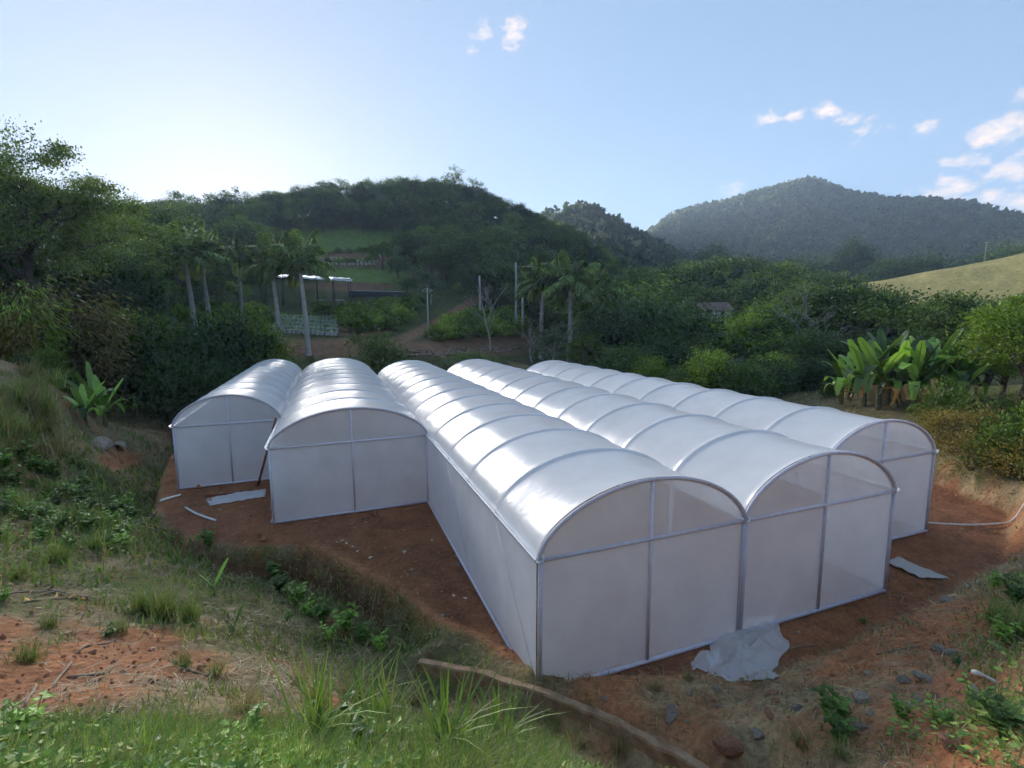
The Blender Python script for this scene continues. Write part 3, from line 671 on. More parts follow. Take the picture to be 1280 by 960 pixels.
def frond_mesh(seed, L, droop, rise, lw=.095, ll=.9, npair=60):
    rg = np.random.default_rng(seed); n = 12; s = np.linspace(0, 1, n)
    x = L*s*math.cos(rise)*(1 - .18*s*s*droop); z = L*s*math.sin(rise) - droop*L*.42*s**2.2
    P = np.column_stack([x, np.zeros(n), z]); mb = MB().tube(P, np.linspace(.045, .008, n), 5, cap=False)
    ss = np.repeat(np.linspace(.16, .99, npair), 2); side = np.tile([1, -1], npair)
    C = np.stack([np.interp(ss, s, P[:, i]) for i in range(3)], -1); T = np.stack([np.interp(ss, s, np.gradient(P, axis=0)[:, i]) for i in range(3)], -1); T /= np.linalg.norm(T, axis=1)[:, None]
    D = T*.75 + np.stack([np.zeros(len(ss)), side*1., -.45 + rg.normal(size=len(ss))*.35], -1); D /= np.linalg.norm(D, axis=1)[:, None]
    Ln = ll*np.sin(np.pi*np.clip(ss*.85 + .13, 0, 1))**.7*rg.uniform(.8, 1.1, len(ss)); B = np.cross(D, np.array([0, 0, 1.])); B /= np.linalg.norm(B, axis=1)[:, None] + 1e-9
    E = D*Ln[:, None]; sag = np.array([0, 0, -1.])*Ln[:, None]*.28
    V = np.stack([C, C + E*.5 + B*lw, C + E + sag, C + E*.5 - B*lw], 1).reshape(-1, 3)
    mb.add(V, np.arange(len(V)).reshape(-1, 4)); return mb.mesh('frond', smooth=False)
FR = [frond_mesh(1, 3.6, .55, 1.15), frond_mesh(2, 3.9, .95, .75), frond_mesh(3, 3.8, 1.15, .35), frond_mesh(4, 3.5, 1.1, .0)]
def make_palm(name, h, bend, seed, nf=15):
    """royal palm, h to the top of the trunk"""
    rg = np.random.default_rng(seed); T = empty(name); n = 12; s = np.linspace(0, 1, n)
    P = np.column_stack([bend*s**1.6, .12*np.sin(s*4 + seed), h*s]); r = .255*(1 + .18*np.sin(s*math.pi))*(1 - .36*s); r[0] = .36
    obj('trunk', MB().tube(np.vstack([[0, P[0, 1], -.4], P]), np.concatenate([[.4], r]), 12), 'palm_trunk', T)
    top = P[-1]; q = np.linspace(0, 1, 6)
    obj('crownshaft', MB().tube(np.column_stack([top[0] + 0*q, top[1] + 0*q, top[2] - .05 + 1.35*q]), .16*np.array([1, 1.15, 1.1, .95, .75, .45]), 10), 'crownshaft', T)
    for i in range(nf):
        kind = [0, 0, 0, 1, 1, 1, 1, 1, 2, 2, 2, 2, 3, 3, 3][i % 15]
        obj('frond', FR[kind], 'leaf_palm', T, loc=(top[0], top[1], top[2] + 1.2 - .06*kind), rot=(0, 0, i*2.399 + rg.normal()*.15), scale=rg.uniform(1.1, 1.4))
    return T
def banana_leaf(seed, L, W_, arch_, m=14, tear=.25):
    rg = np.random.default_rng(seed); s = np.linspace(0, 1, m); x = L*s*(1 - .22*arch_*s*s); z = L*(.9*s - arch_*.75*s**2.4)
    P = np.column_stack([x*.75, 0*s, z]); w = W_*np.sin(np.pi*np.clip(s*.9 + .04, 0, 1))**.55*(s > .1); mb = MB().tube(P, np.linspace(.04, .008, m), 5, cap=False)
    for sd_ in (1, -1):
        for i in range(1, m - 1):
            g = rg.uniform(0, tear) if rg.random() < .6 else 0
            a, b = i, i + 1; wa, wb = w[a]*rg.uniform(.9, 1.05), w[b]*rg.uniform(.9, 1.05); dz = -.18 - .2*g
            pb = P[b]*(1 - g*.35) + P[a]*g*.35
            mb.add([P[a], P[a] + np.array([.10*L/m, sd_*wa*.5, wa*.5*(.25 + dz)]), pb + np.array([.10*L/m, sd_*wb*.5, wb*.5*(.25 + dz)]), P[b]], [[0, 1, 2, 3]])
    return mb.mesh('leaf', smooth=True)
BL = [banana_leaf(1, 2.4, .50, .2), banana_leaf(2, 2.6, .52, .5), banana_leaf(3, 2.5, .50, .9, tear=.6), banana_leaf(4, 2.3, .46, 1.3, tear=.8)]
BLd = [banana_leaf(5, 1.9, .4, 1.5, tear=.8)]
def make_banana(name, h, nl, seed, dead=2):
    rg = np.random.default_rng(seed); T = empty(name)
    st = np.linspace(0, 1, 6); obj('pseudostem', MB().tube(np.column_stack([.08*np.sin(st*2 + seed), 0*st, -.2 + (h + .2)*st]), np.linspace(.15, .07, 6)*(.6 + h*.2), 9), 'pseudostem', T)
    for i in range(nl):
        k = min(3, int(i*4/nl)); obj('leaf', BL[k], 'leaf_banana', T, loc=(0, 0, h - .05*i - .05), rot=(rg.normal()*.1, rg.normal()*.12 - (.25 if k == 0 else 0), i*2.4 + rg.normal()*.3), scale=rg.uniform(.85, 1.15)*(.72 + h*.2))
    for i in range(dead):
        obj('dead_leaf', BLd[0], 'leaf_deadbanana', T, loc=(0, 0, h - .3 - .1*i), rot=(0, .5, rg.uniform(0, 6.3)), scale=rg.uniform(.7, 1.)*(.55 + h*.2))
    return T
def make_bamboo(name, seed, h, n, lm, spread=.35, leaf=.5):
    rg = np.random.default_rng(seed); T = empty(name); cu = MB(); C = []; D = []
    for i in range(n):
        a = rg.uniform(0, 6.3); b = rg.normal(size=2)*.35; hh = h*rg.uniform(.6, 1.05); lean = spread*hh*rg.uniform(.2, 1.2); s = np.linspace(0, 1, 9)
        P = np.column_stack([b[0] + math.cos(a)*lean*s**2.2, b[1] + math.sin(a)*lean*s**2.2, hh*(s - .12*s**4) - .2]); cu.tube(P, np.linspace(.045, .008, 9), 5, cap=False)
        m = 110; q = rg.uniform(.22, 1, m)**.8; base = np.stack([np.interp(q, s, P[:, c]) for c in range(3)], -1)
        o = rg.normal(size=(m, 3))*np.array([.5, .5, .35])*(h/8); C.append(base + o); D.append(o*.6 + np.array([math.cos(a), math.sin(a), -.9]) + rg.normal(size=(m, 3))*.4)
    C = np.vstack(C); D = np.vstack(D); C[:, 2] = np.maximum(C[:, 2], .1); L = leaf*rg.uniform(.6, 1.3, len(C)); V, Q = leaf_quads(C, D, L, L*.22, rg)
    obj('foliage', MB().add(V, Q).mesh('foliage', smooth=False), lm, T); obj('culms', cu, 'culm', T); return T

# unit prototypes are about 10 m high unless said otherwise; placed by copy, then the prototype is removed
PROTO = {
    'oak': [make_tree('broadleaf_tree', s, 10, 4.2, 3.6, 50, 140, .33, 'leaf_forest', lumps=.4) for s in (1, 2, 3)],
    'dense': [make_tree('evergreen_tree', s, 10, 3.6, 4.2, 60, 170, .28, 'leaf_dark', lumps=.3, sig=.19) for s in (4, 5)],
    'bright': [make_tree('leafy_tree', s, 10, 4.4, 3.6, 60, 150, .30, 'leaf_bright', lumps=.45, sig=.15) for s in (6, 7)],
    'sparse': [make_tree('sparse_tree', s, 10, 3.2, 3.2, 30, 45, .34, 'leaf_forest', bark='bark_pale', lumps=.55, sig=.12, hollow=.7) for s in (8, 9)],
    'wide': [make_tree('spreading_tree', 10, 10, 6.0, 3.7, 120, 430, .115, 'leaf_forest', lumps=.5, sig=.075, hollow=.5)],
    'grey': [make_tree('grey_leaved_tree', 12, 10, 3.4, 3.6, 40, 80, .36, 'leaf_grey', bark='bark_pale', lumps=.5, sig=.13)],
    'weep': [make_bamboo('weeping_bamboo', 13, 10, 34, 'leaf_dark', .55, .55), make_bamboo('weeping_bamboo', 14, 10, 34, 'leaf_bright', .5, .55)],
    'bamboo': [make_bamboo('bamboo_clump', 15, 8, 30, 'leaf_dry', .3, .45), make_bamboo('bamboo_clump', 16, 8, 30, 'leaf_bright', .32, .45)],
    'bare': [bare_tree('bare_tree', 17, 10, .5), bare_tree('bare_tree', 18, 10, .62)],
    'palm': [make_palm('royal_palm', 8.6, -.28, 1), make_palm('royal_palm', 8.6, .15, 2), make_palm('royal_palm', 8.4, .25, 3)],
    'banana': [make_banana('banana_plant', 1.5, 12, 1, 2), make_banana('banana_plant', 1.7, 12, 2, 5), make_banana('banana_plant', 1.2, 7, 3, 0)],
    'thicket': [make_shrub('thicket_shrub', s, 6., 3.3, 80, 120, .27, 'leaf_dark') for s in (31, 32)] + [make_shrub('thicket_shrub', 33, 6., 3.2, 80, 120, .25, 'leaf_bright')],
    'shrub': [make_shrub('dark_shrub', s, 2.4, 1.7, 34, 70, .26, 'leaf_dark') for s in (21, 22)],
    'shrub_bright': [make_shrub('leafy_shrub', s, 2.4, 1.6, 34, 70, .24, 'leaf_bright') for s in (23, 24)],
    'shrub_dry': [make_shrub('dry_shrub', s, 2.0, 1.7, 34, 80, .16, 'leaf_dry', .35) for s in (25, 26)],
    'crop': [make_shrub('crop_shrub', s, 1.5, 1.3, 20, 42, .26, 'leaf_bright') for s in (27, 28)],
}
HGT = {'thicket': 6.2, 'palm': 12.2, 'banana': 3.6, 'shrub': 2.4, 'shrub_bright': 2.4, 'shrub_dry': 2.1, 'crop': 1.5, 'bamboo': 8.2}
for L_ in PROTO.values():
    for o in L_: bpy.context.view_layer.update()
def plant(kind, x, y, s, label, cat, group=None, rz=None, var=None, tilt=(0, 0), z=None, wide=1.):
    i = rng.integers(len(PROTO[kind])) if var is None else var
    o = copy_tree(PROTO[kind][i], (x, y, (gz(x, y) if z is None else z) - .05), rng.uniform(0, 6.28) if rz is None else rz, (s*wide, s*wide, s), tilt)
    tag(o, label, cat, group); return o
def hero(kind, u, r, vtop, label, cat, group=None, **kw):
    """stands at photo column u, r metres off, its top at photo row vtop"""
    x, y, z = at_ring(u, r); h = at_r(u, vtop, r)[2] - z
    return plant(kind, x, y, max(h, .5)/HGT.get(kind, 10), label, cat, group, z=z, **kw)
# --- left side
hero('wide', 40, 58, 182, 'huge spreading tree at far left with sky through its open crown', 'tree', var=0, rz=.4, wide=.92)
hero('wide', -45, 60, 190, 'tall spreading tree cut by the left edge of the picture', 'tree', var=0, rz=2.4, wide=.85)
hero('wide', 100, 72, 226, 'lower right shoulder tree beside the huge spreading tree', 'tree', var=0, rz=4.0, wide=.6)
for q, (u, r, v, k) in enumerate([(150, 90, 275, 'dense'), (182, 96, 266, 'oak'), (205, 100, 258, 'oak'), (128, 76, 300, 'dense'), (85, 74, 300, 'dense'), (10, 70, 290, 'dense'), (45, 66, 325, 'dense'), (165, 74, 318, 'dense'), (-30, 64, 310, 'dense'), (230, 92, 300, 'oak'), (110, 62, 345, 'dense')]):
    hero(k, u, r, v, 'dark tree in the thicket behind the bamboo on the left', 'tree', 'dark trees of the left thicket')
for q, (u, r, v) in enumerate([(30, 44, 325), (62, 46, 318), (92, 47, 345), (8, 43, 360), (112, 46, 372)]):
    hero('bamboo', u, r, v, ['olive feathery bamboo clump at the left edge', 'tallest feathery bamboo clump left of the palms', 'bamboo clump leaning right beside the dark thicket', 'short bamboo clump cut by the left edge', 'small bamboo clump above the banana plants'][q], 'bamboo', 'bamboo clumps on the left')
for u, r, v, k in [(150, 53, 392, 'shrub_bright'), (175, 53, 398, 'shrub'), (205, 52, 404, 'shrub_bright'), (235, 49, 415, 'shrub'), (262, 50, 418, 'shrub'), (285, 51, 405, 'shrub'), (308, 52, 398, 'shrub'), (325, 54, 405, 'shrub'), (130, 54, 405, 'shrub'), (195, 51, 440, 'shrub'), (225, 45, 450, 'shrub'), (258, 46, 448, 'shrub'), (90, 50, 412, 'shrub_bright'), (55, 40, 440, 'shrub'), (20, 38, 442, 'shrub'), (285, 47, 455, 'shrub')]:
    hero('thicket', u, r, v, 'dark bushy shrub in the hedge of growth left of the greenhouse', 'shrub', 'shrubs left of the greenhouse', wide=.8, var=2 if k == 'shrub_bright' else None)
for q, (u, v, vt, var) in enumerate([(108, 532, 478, 0), (132, 534, 470, 0), (118, 520, 462, 2), (172, 520, 488, 2), (150, 526, 492, 2)]):
    P = hit(u, v); h = .74*(v - vt)*np.linalg.norm(P - CAM)/PIX_F
    plant('banana', P[0], P[1], h/(3.6 if var < 2 else 2.9), ['pale green banana plant leaning over the rubble by the culvert', 'tallest banana plant beside the culvert', 'darker banana plant behind the culvert bananas', 'small banana plant nearest the greenhouse on the left', 'young banana plant between the two small clumps'][q], 'banana plant', 'banana plants by the culvert', var=var)
# --- royal palms
PB = [(243, 62, 286, 0, -.0), (262, 66, 296, 0, 0), (303, 70, 303, 1, 0), (348, 60, 300, 0, .0), (383, 57, 297, 0, .0)]
pl = ['leftmost royal palm with a white trunk above the nursery', 'royal palm second from the left, crown touching the first', 'royal palm in the middle of the left row', 'royal palm with its crown against the shed roof', 'nearest royal palm right of the shed roof edge']
for q, (u, r, v, var, _) in enumerate(PB):
    hero('palm', u, r, v, pl[q], 'palm tree', 'row of royal palms', var=var, rz=-YAW + [.0, .1, .3, .1, .0][q])
for q, (u, r, v, var) in enumerate([(712, 62, 318, 1), (676, 66, 324, 2), (742, 70, 338, 1), (598, 105, 330, 1), (907, 120, 330, 1), (648, 130, 296, 2), (885, 128, 360, 2)]):
    hero('palm', u, r, v, ['large royal palm standing over the middle of the greenhouse', 'royal palm just left of the large middle palm', 'palm half hidden behind the large middle palm', 'slender palm beside the track on the hill', 'lone thin palm in front of the house roof', 'palm high in the woods behind the middle palms', 'low palm left of the house'][q], 'palm tree', 'palms in the middle distance', var=var)
# dead palm stems
for q, (u, r, v0, v1) in enumerate([(645, 80, 328, 384), (653, 76, 372, 392), (600, 84, 345, 385)]):
    x, y, z = at_ring(u, r); a = at_r(u, v0, r)[2]
    n = np.linspace(0, 1, 6); tag(obj('palm_stem', MB().tube(np.column_stack([.05*np.sin(n*3), 0*n, -.3 + (a - z + .3)*n]), np.linspace(.22, .15, 6), 9), 'palm_trunk', loc=(x, y, z)), ['tall crownless grey palm stem left of the middle palms', 'short crownless palm stump left of the middle palms', 'slim crownless stem on the hillside'][q], 'palm stem')
# --- wooded ridge: skyline trees, then the slope
sky_line = [(-120, 265), (-60, 262), (0, 268), (60, 270), (120, 272), (160, 266), (190, 262), (215, 254), (238, 247), (262, 242), (284, 240), (305, 236), (328, 243), (350, 242), (374, 240), (398, 233), (420, 226), (440, 223), (460, 229), (482, 234), (503, 228), (522, 223), (540, 225), (558, 224), (585, 232), (604, 240), (625, 250), (645, 254), (664, 262), (682, 270), (700, 279), (722, 292), (745, 305), (768, 320)]
for q, (u, v) in enumerate(sky_line):
    r = 183 if u > 180 else 150
    k = 'sparse' if u in (262, 284, 305, 440, 540) else ('oak' if q % 3 else 'dense')
    hero(k, u, r + rng.uniform(-6, 4), v + rng.uniform(-2, 3), 'tree on the skyline of the wooded ridge below the bright sky', 'tree', 'trees along the ridge skyline', wide=1.15)
hero('sparse', 571, 180, 209, 'tall thin crowned tree sticking out of the highest ridge top', 'tree', wide=.9)
hero('sparse', 597, 180, 222, 'second thin crowned tree right of the tallest ridge tree', 'tree', wide=.9)
for q, u in enumerate(range(150, 770, 15)):
    x, y, z = at_ring(u + rng.uniform(-5, 5), 178 + rng.uniform(-6, 8)); plant('thicket', x, y, rng.uniform(.7, 1.15), 'bushy undergrowth filling the ridge line between the trees', 'shrub', 'undergrowth of the ridge line', z=z, wide=1.2)
def free(u, v, r):
    for cu, cv, a, b in [(415, 318, 85, 26), (455, 365, 65, 45), (380, 400, 190, 45), (560, 400, 55, 40), (460, 335, 45, 30)]:
        if ((u - cu)/a)**2 + ((v - cv)/b)**2 < 1: return False
    return True
cnt = 0
for r in np.arange(94, 186, 7.6):
    for u in np.arange(130, 800, 8.0*612/r):
        uu = u + rng.uniform(-.4, .4)*5000/r; rr_ = r + rng.uniform(-3, 3)
        x, y, z = at_ring(uu, rr_); pu, pv = proj((x, y, z))
        if not free(pu, pv, rr_) or path_dist(np.array([x]), np.array([y]))[0] < 3.5: continue
        if uu > 730 and r < 110: continue
        k = rng.choice(['oak', 'oak', 'dense', 'bright', 'sparse', 'grey'], p=[.36, .2, .26, .08, .06, .04])
        plant(k, x, y, rng.uniform(.62, 1.0), 'leafy tree in the woods covering the left hill', 'tree', 'trees of the wooded hillside', z=z, wide=1.1); cnt += 1
print('hill trees', cnt)
# bushes bordering terraces and track
for u, r, v, k, lab in [(480, 118, 300, 'bright', 'bright green bushy tree at the top of the terraces'), (500, 112, 318, 'dense', 'dark tree at the right end of the terrace wall'), (512, 96, 345, 'dense', 'very dark tree beside the end of the terrace wall'), (540, 90, 335, 'grey', 'pale grey leaved tree beside the utility pole'), (520, 82, 380, 'dense', 'dark bush tree in front of the pale grey tree'), (575, 100, 352, 'bright', 'green tree at the head of the dirt track'), (600, 92, 330, 'oak', 'tree right of the dirt track'), (560, 112, 325, 'oak', 'tree behind the pale grey tree'), (620, 98, 320, 'dense', 'dark tree above the bare tree'), (655, 90, 345, 'oak', 'tree behind the crownless palm stem'), (690, 88, 335, 'oak', 'tree behind the large middle palm'), (730, 84, 330, 'dense', 'dark tree right behind the large middle palm'), (665, 62, 395, 'sparse', 'wispy tree below the royal palms in the middle'), (690, 58, 405, 'grey', 'pale wispy shrub tree left of the large palm trunk'), (735, 60, 415, 'bright', 'low green tree right of the large palm trunk'), (300, 92, 352, 'bright', 'green tree behind the palm row'), (270, 88, 345, 'oak', 'tree between the left palms'), (215, 84, 350, 'oak', 'round tree behind the leftmost palm'), (330, 98, 340, 'oak', 'tree left of the shed'), (250, 84, 355, 'grey', 'greyish tree behind the second palm'), (185, 72, 362, 'grey', 'grey round crowned tree above the nursery pots'), (150, 70, 350, 'dense', 'dark tree above the left nursery'), (355, 120, 300, 'dense', 'dark tree above the shed')]:
    hero(k, u, r, v, lab, 'tree')
# --- middle and right belt across the valley floor
for q, (u, r, v, k) in enumerate([(748, 68, 338, 0), (772, 72, 332, 1), (795, 66, 345, 0), (815, 70, 352, 0), (835, 74, 372, 1), (765, 62, 372, 0)]):
    hero('weep', u, r, v, ['dark drooping bamboo dome right of the large palm', 'sunless drooping bamboo with reddish tips behind the first dome', 'middle one of the drooping bamboo domes', 'rightmost dark drooping bamboo dome', 'bright green drooping bamboo by the house track', 'low drooping bamboo in front of the domes'][q], 'bamboo', 'drooping bamboo in the valley', var=k, wide=1.15)
belt = [(800, 140, 335), (830, 150, 330), (860, 145, 326), (885, 150, 322), (912, 150, 326), (940, 150, 326), (968, 140, 332), (1000, 140, 338), (1030, 130, 342), (1055, 128, 346), (850, 110, 350), (842, 105, 356), (952, 105, 350), (960, 100, 352), (985, 96, 356), (845, 90, 372), (830, 84, 385)]
for q, (u, r, v) in enumerate(belt):
    hero('dense' if q % 2 else 'oak', u, r, v, 'tree in the far belt of woods behind the house', 'tree', 'far valley tree belt', wide=1.25)
near = [(800, 62, 402, 'dense'), (838, 66, 412, 'oak'), (862, 60, 428, 'dense'), (893, 64, 418, 'oak'), (962, 66, 376, 'bright'), (985, 70, 362, 'bright'), (985, 64, 382, 'dense'), (1030, 70, 358, 'oak'), (1062, 66, 358, 'dense'), (1090, 64, 362, 'bright'), (1120, 66, 364, 'oak'), (1150, 68, 368, 'dense'), (1180, 62, 380, 'oak'), (1205, 60, 372, 'dense'), (1232, 58, 366, 'oak'), (1262, 56, 374, 'dense'), (1300, 52, 368, 'oak'), (1340, 50, 362, 'oak'), (1010, 58, 410, 'dense'), (1050, 56, 415, 'dense'), (1140, 52, 415, 'dense'), (1225, 50, 420, 'dense')]
for q, (u, r, v, k) in enumerate(near):
    hero(k, u, r, v, 'leafy tree in the near belt across the valley floor', 'tree', 'near valley tree belt', wide=1.2)
hero('bright', 1290, 36, 372, 'bright leafy tree reaching in at the right edge', 'tree', wide=.95)
hero('bright', 1262, 40, 432, 'lower bright leafy tree beside the right edge', 'tree', wide=1.3)
hero('bare', 1000, 60, 352, 'large leafless pale tree left of the banana clump', 'tree', var=1, wide=1.15)
hero('bare', 1118, 60, 386, 'smaller leafless tree behind the banana clump', 'tree', var=0, wide=1.2)
hero('bare', 612, 64, 338, 'slender leafless grey tree right of the dirt track', 'tree', var=0, wide=.8)
hero('bare', 915, 46, 432, 'little leafless forked tree behind the pale bush', 'tree', var=0, wide=.9)
hero('grey', 908, 46, 448, 'small pale grey leaved bush tree behind the greenhouse roof', 'tree', wide=1.1)
hero('dense', 1063, 290, 300, 'lone dark rounded tree at the foot of the mountain', 'tree', wide=1.0)
hero('dense', 1138, 262, 314, 'dark squat tree on the edge of the pasture', 'tree', wide=1.7)
hero('dense', 1112, 262, 326, 'small dark tree left of the squat pasture tree', 'tree', wide=1.5)
hero('dense', 885, 300, 306, 'dark round tree on the lower mountain slope', 'tree', wide=1.3)
hero('dense', 1000, 300, 318, 'dark tree clump below the grassy foothill', 'tree', wide=1.8)
hero('dense', 790, 300, 316, 'dark tree on the bare grassy hill', 'tree', wide=1.2)
hero('dense', 1255, 270, 302, 'dark tree beyond the pasture crest', 'tree', wide=1.6)
for q, u in enumerate(range(770, 1090, 15)):
    hero('thicket', u + rng.uniform(-5, 5), rng.uniform(44, 54) - (4 if u > 900 else 0), 444 + (u - 770)*.10 + rng.uniform(-22, 14), 'low dark shrub in the hedge behind the greenhouse', 'shrub', 'shrubs behind the greenhouse', wide=rng.uniform(.9, 1.35), var=[0, 1, 0, 2, 1][q % 5])
hero('thicket', 878, 76, 395, 'bush hiding the left foot of the white house', 'shrub', wide=1.2, var=0)
hero('thicket', 903, 75, 398, 'bush hiding the right foot of the white house', 'shrub', wide=1.2, var=1)
hero('thicket', 472, 50, 423, 'small round dark bush behind the second bay', 'shrub', wide=.9)
hero('thicket', 590, 54, 440, 'low green bush behind the third bay', 'shrub', wide=2)
for q, (u, v, vt, var) in enumerate([(1078, 508, 432, 0), (1098, 512, 428, 1), (1122, 510, 434, 0), (1140, 512, 440, 1), (1160, 508, 430, 1), (1178, 506, 438, 0), (1196, 502, 446, 0), (1062, 500, 446, 0), (1110, 506, 440, 1), (1052, 506, 452, 1), (1088, 500, 442, 0), (1150, 502, 436, 1), (1205, 508, 452, 1), (1130, 500, 438, 0)]):
    P = hit(u, v); h = (v - vt)*np.linalg.norm(P - CAM)/PIX_F
    plant('banana', P[0], P[1], h/3.9, ['banana plant in the dense clump at the right', 'banana plant with brown hanging leaves in the right clump'][var], 'banana plant', ['banana plants of the right clump', 'brown leaved banana plants of the right clump'][var], var=var)
for q in range(34):
    u = rng.uniform(1165, 1330); v = rng.uniform(528, 640); 
    if u < 1165 + (v - 528)*.3: continue
    P = hit(u, v)
    if poly_sd(P[:1], P[1:2], PP)[0] < .6: continue
    plant(['shrub_dry', 'shrub_dry', 'shrub_bright'][q % 3], P[0], P[1], rng.uniform(.45, .8), ['dry olive shrub on the weedy bank right of the greenhouse', 'dry olive shrub on the weedy bank right of the greenhouse', 'green shrub on the weedy bank right of the greenhouse'][q % 3], 'shrub', ['dry shrubs of the right bank', 'dry shrubs of the right bank', 'green shrubs of the right bank'][q % 3])
# crop rows on the terraces and the nursery
for row, (u0, u1, v0, v1, n) in enumerate([(400, 520, 398, 384, 12), (432, 515, 402, 392, 9), (438, 505, 409, 402, 8), (442, 490, 416, 411, 6), (180, 330, 392, 396, 14), (185, 330, 400, 404, 13), (560, 640, 405, 398, 8), (560, 650, 415, 408, 9), (545, 640, 424, 420, 9), (390, 470, 332, 326, 9), (380, 480, 318, 314, 10)]):
    for i in range(n):
        t = (i + rng.uniform(-.2, .2))/(n - 1); P = hit(u0 + (u1 - u0)*t, v0 + (v1 - v0)*t + rng.uniform(-1, 1))
        plant('crop', P[0], P[1], rng.uniform(.85, 1.2)*(1 if row < 9 else .7), 'leafy crop bush in the planted rows on the hillside', 'bush', 'crop bushes on the hillside terraces')

ORD = ['first', 'second', 'third', 'fourth', 'fifth', 'sixth', 'seventh', 'eighth', 'ninth', 'tenth', 'eleventh', 'twelfth', 'thirteenth', 'fourteenth', 'fifteenth', 'sixteenth', 'seventeenth', 'eighteenth', 'nineteenth', 'twentieth', 'twenty-first', 'twenty-second', 'twenty-third', 'twenty-fourth', 'twenty-fifth', 'twenty-sixth', 'twenty-seventh', 'twenty-eighth', 'twenty-ninth', 'thirtieth', 'thirty-first', 'thirty-second', 'thirty-third', 'thirty-fourth', 'thirty-fifth', 'thirty-sixth', 'thirty-seventh', 'thirty-eighth', 'thirty-ninth', 'fortieth', 'forty-first', 'forty-second', 'forty-third', 'forty-fourth']
for grp, ph in [('shrubs left of the greenhouse', 'shrub from the left in the hedge left of the greenhouse'), ('near valley tree belt', 'tree from the left in the near valley tree belt'), ('shrubs behind the greenhouse', 'low shrub from the left in the hedge behind the greenhouse'), ('far valley tree belt', 'tree from the left in the far valley tree belt'), ('trees along the ridge skyline', 'skyline tree from the left on the wooded ridge'), ('undergrowth of the ridge line', 'bush from the left in the ridge undergrowth'), ('dark trees of the left thicket', 'dark tree from the left in the thicket behind the bamboo'), ('banana plants of the right clump', 'green banana plant from the left in the right clump'), ('brown leaved banana plants of the right clump', 'brown leaved banana plant from the left in the right clump'), ('dry shrubs of the right bank', 'dry shrub from the left on the bank right of the greenhouse'), ('green shrubs of the right bank', 'green shrub from the left on the bank right of the greenhouse')]:
    os_ = sorted([o for o in col.objects if o.get('group') == grp], key=lambda o: math.atan2(o.location.x - CAM[0], o.location.y - CAM[1]))
    for q, o in enumerate(os_):
        if q < len(ORD): o['label'] = ORD[q] + ' ' + ph
for L_ in PROTO.values():
    for o in L_: discard(o)
# ------------------------------------------------------------------ far woods: one mass on the mountain and the second hill
def far_woods():
    rg = np.random.default_rng(77); Vs = []; n = 0
    def scatter(num, r0, r1, u0, u1, size, keep):
        r = np.sqrt(rg.uniform(r0*r0, r1*r1, num)); a0 = math.atan2(*rayv(u0, 402)[:2]); a1 = math.atan2(*rayv(u1, 402)[:2]); a = rg.uniform(a0, a1, num)
        x = CAM[0] + r*np.sin(a); y = CAM[1] + r*np.cos(a); k = rg.random(num) < keep(x, y, r); x, y, r = x[k], y[k], r[k]
        return np.column_stack([x, y, ground(x, y, False)]), size*rg.uniform(.6, 1.35, len(x))
    A = scatter(9500, 470, 830, 640, 1420, 5.2, lambda x, y, r: np.clip(.95 + .9*fbm(x/70, y/70, 61, 3) - .35*(r < 560), 0, 1))
    B = scatter(2600, 235, 470, 600, 1000, 3.6, lambda x, y, r: np.clip(.12 + 1.5*fbm(x/45, y/45, 62, 3) + .5*(r > 330)*(r < 400), 0, 1))
    Cc = scatter(900, 225, 470, 960, 1420, 4.2, lambda x, y, r: np.clip(.4 + 1.5*fbm(x/50, y/50, 63, 3), 0, 1))
    D = scatter(500, 1000, 1200, 1150, 1500, 6., lambda x, y, r: .9 + 0*x)
    P = np.vstack([A[0], B[0], Cc[0], D[0]]); Sz = np.concatenate([A[1], B[1], Cc[1], D[1]])
    m = 26; N = len(P); d = rg.normal(size=(N, m, 3)); d /= np.linalg.norm(d, axis=2)[..., None]; d[..., 2] = np.abs(d[..., 2])*1.25 - .15
    C = P[:, None] + d*Sz[:, None, None]*rg.uniform(.4, 1., (N, m, 1))*np.array([1, 1, .95]) + np.array([0, 0, 1.])*Sz[:, None, None]*.45
    C = C.reshape(-1, 3); Dd = (d + rg.normal(size=d.shape)*.8).reshape(-1, 3); L = np.repeat(Sz, m)*rg.uniform(.45, .95, N*m)
    V, Q = leaf_quads(C - Dd*L[:, None]*.3, Dd, L, L*.75, rg)
    tint = np.repeat(np.clip(rg.normal(1, .28, N), .5, 1.8), m*4)[:, None]; warm = np.repeat(rg.random(N), m*4)[:, None]
    colr = (np.array((.04, .072, .025))*(1 - warm) + np.array((.08, .10, .035))*warm)*tint
    o = obj('far_woods', mesh_np('far_woods', V, Q, None, colr, smooth=False), 'blade'); tag(o, 'hazy woods covering the far mountain and hills', 'woods', kind='stuff')
far_woods()

# ------------------------------------------------------------------ nursery pots, shed, house, poles
pm = MB(); th = np.arange(9)*2*math.pi/8
ring = lambda r, z: np.column_stack([r*np.cos(th[:8]), r*np.sin(th[:8]), np.full(8, z)])
Vp = np.vstack([ring(.20, 0), ring(.27, .42), ring(.29, .43), ring(.29, .48), ring(.25, .48), ring(.24, .40), [[0, 0, .40]]])
Qp = [[i*8 + j, i*8 + (j + 1) % 8, (i + 1)*8 + (j + 1) % 8, (i + 1)*8 + j] for i in range(5) for j in range(8)]
pot_me = MB().add(Vp, Qp, [[40 + j, 40 + (j + 1) % 8, 48] for j in range(8)]).mesh('pot')
rg = np.random.default_rng(5); Cq = rg.normal(size=(14, 3))*np.array([.08, .08, .08]) + np.array([0, 0, .60]); V, Q = leaf_quads(Cq, rg.normal(size=(14, 3)) + np.array([0, 0, .8]), .24, .10, rg)
sap_me = MB().add(V, Q).mesh('seedling', smooth=False)
npot = 0
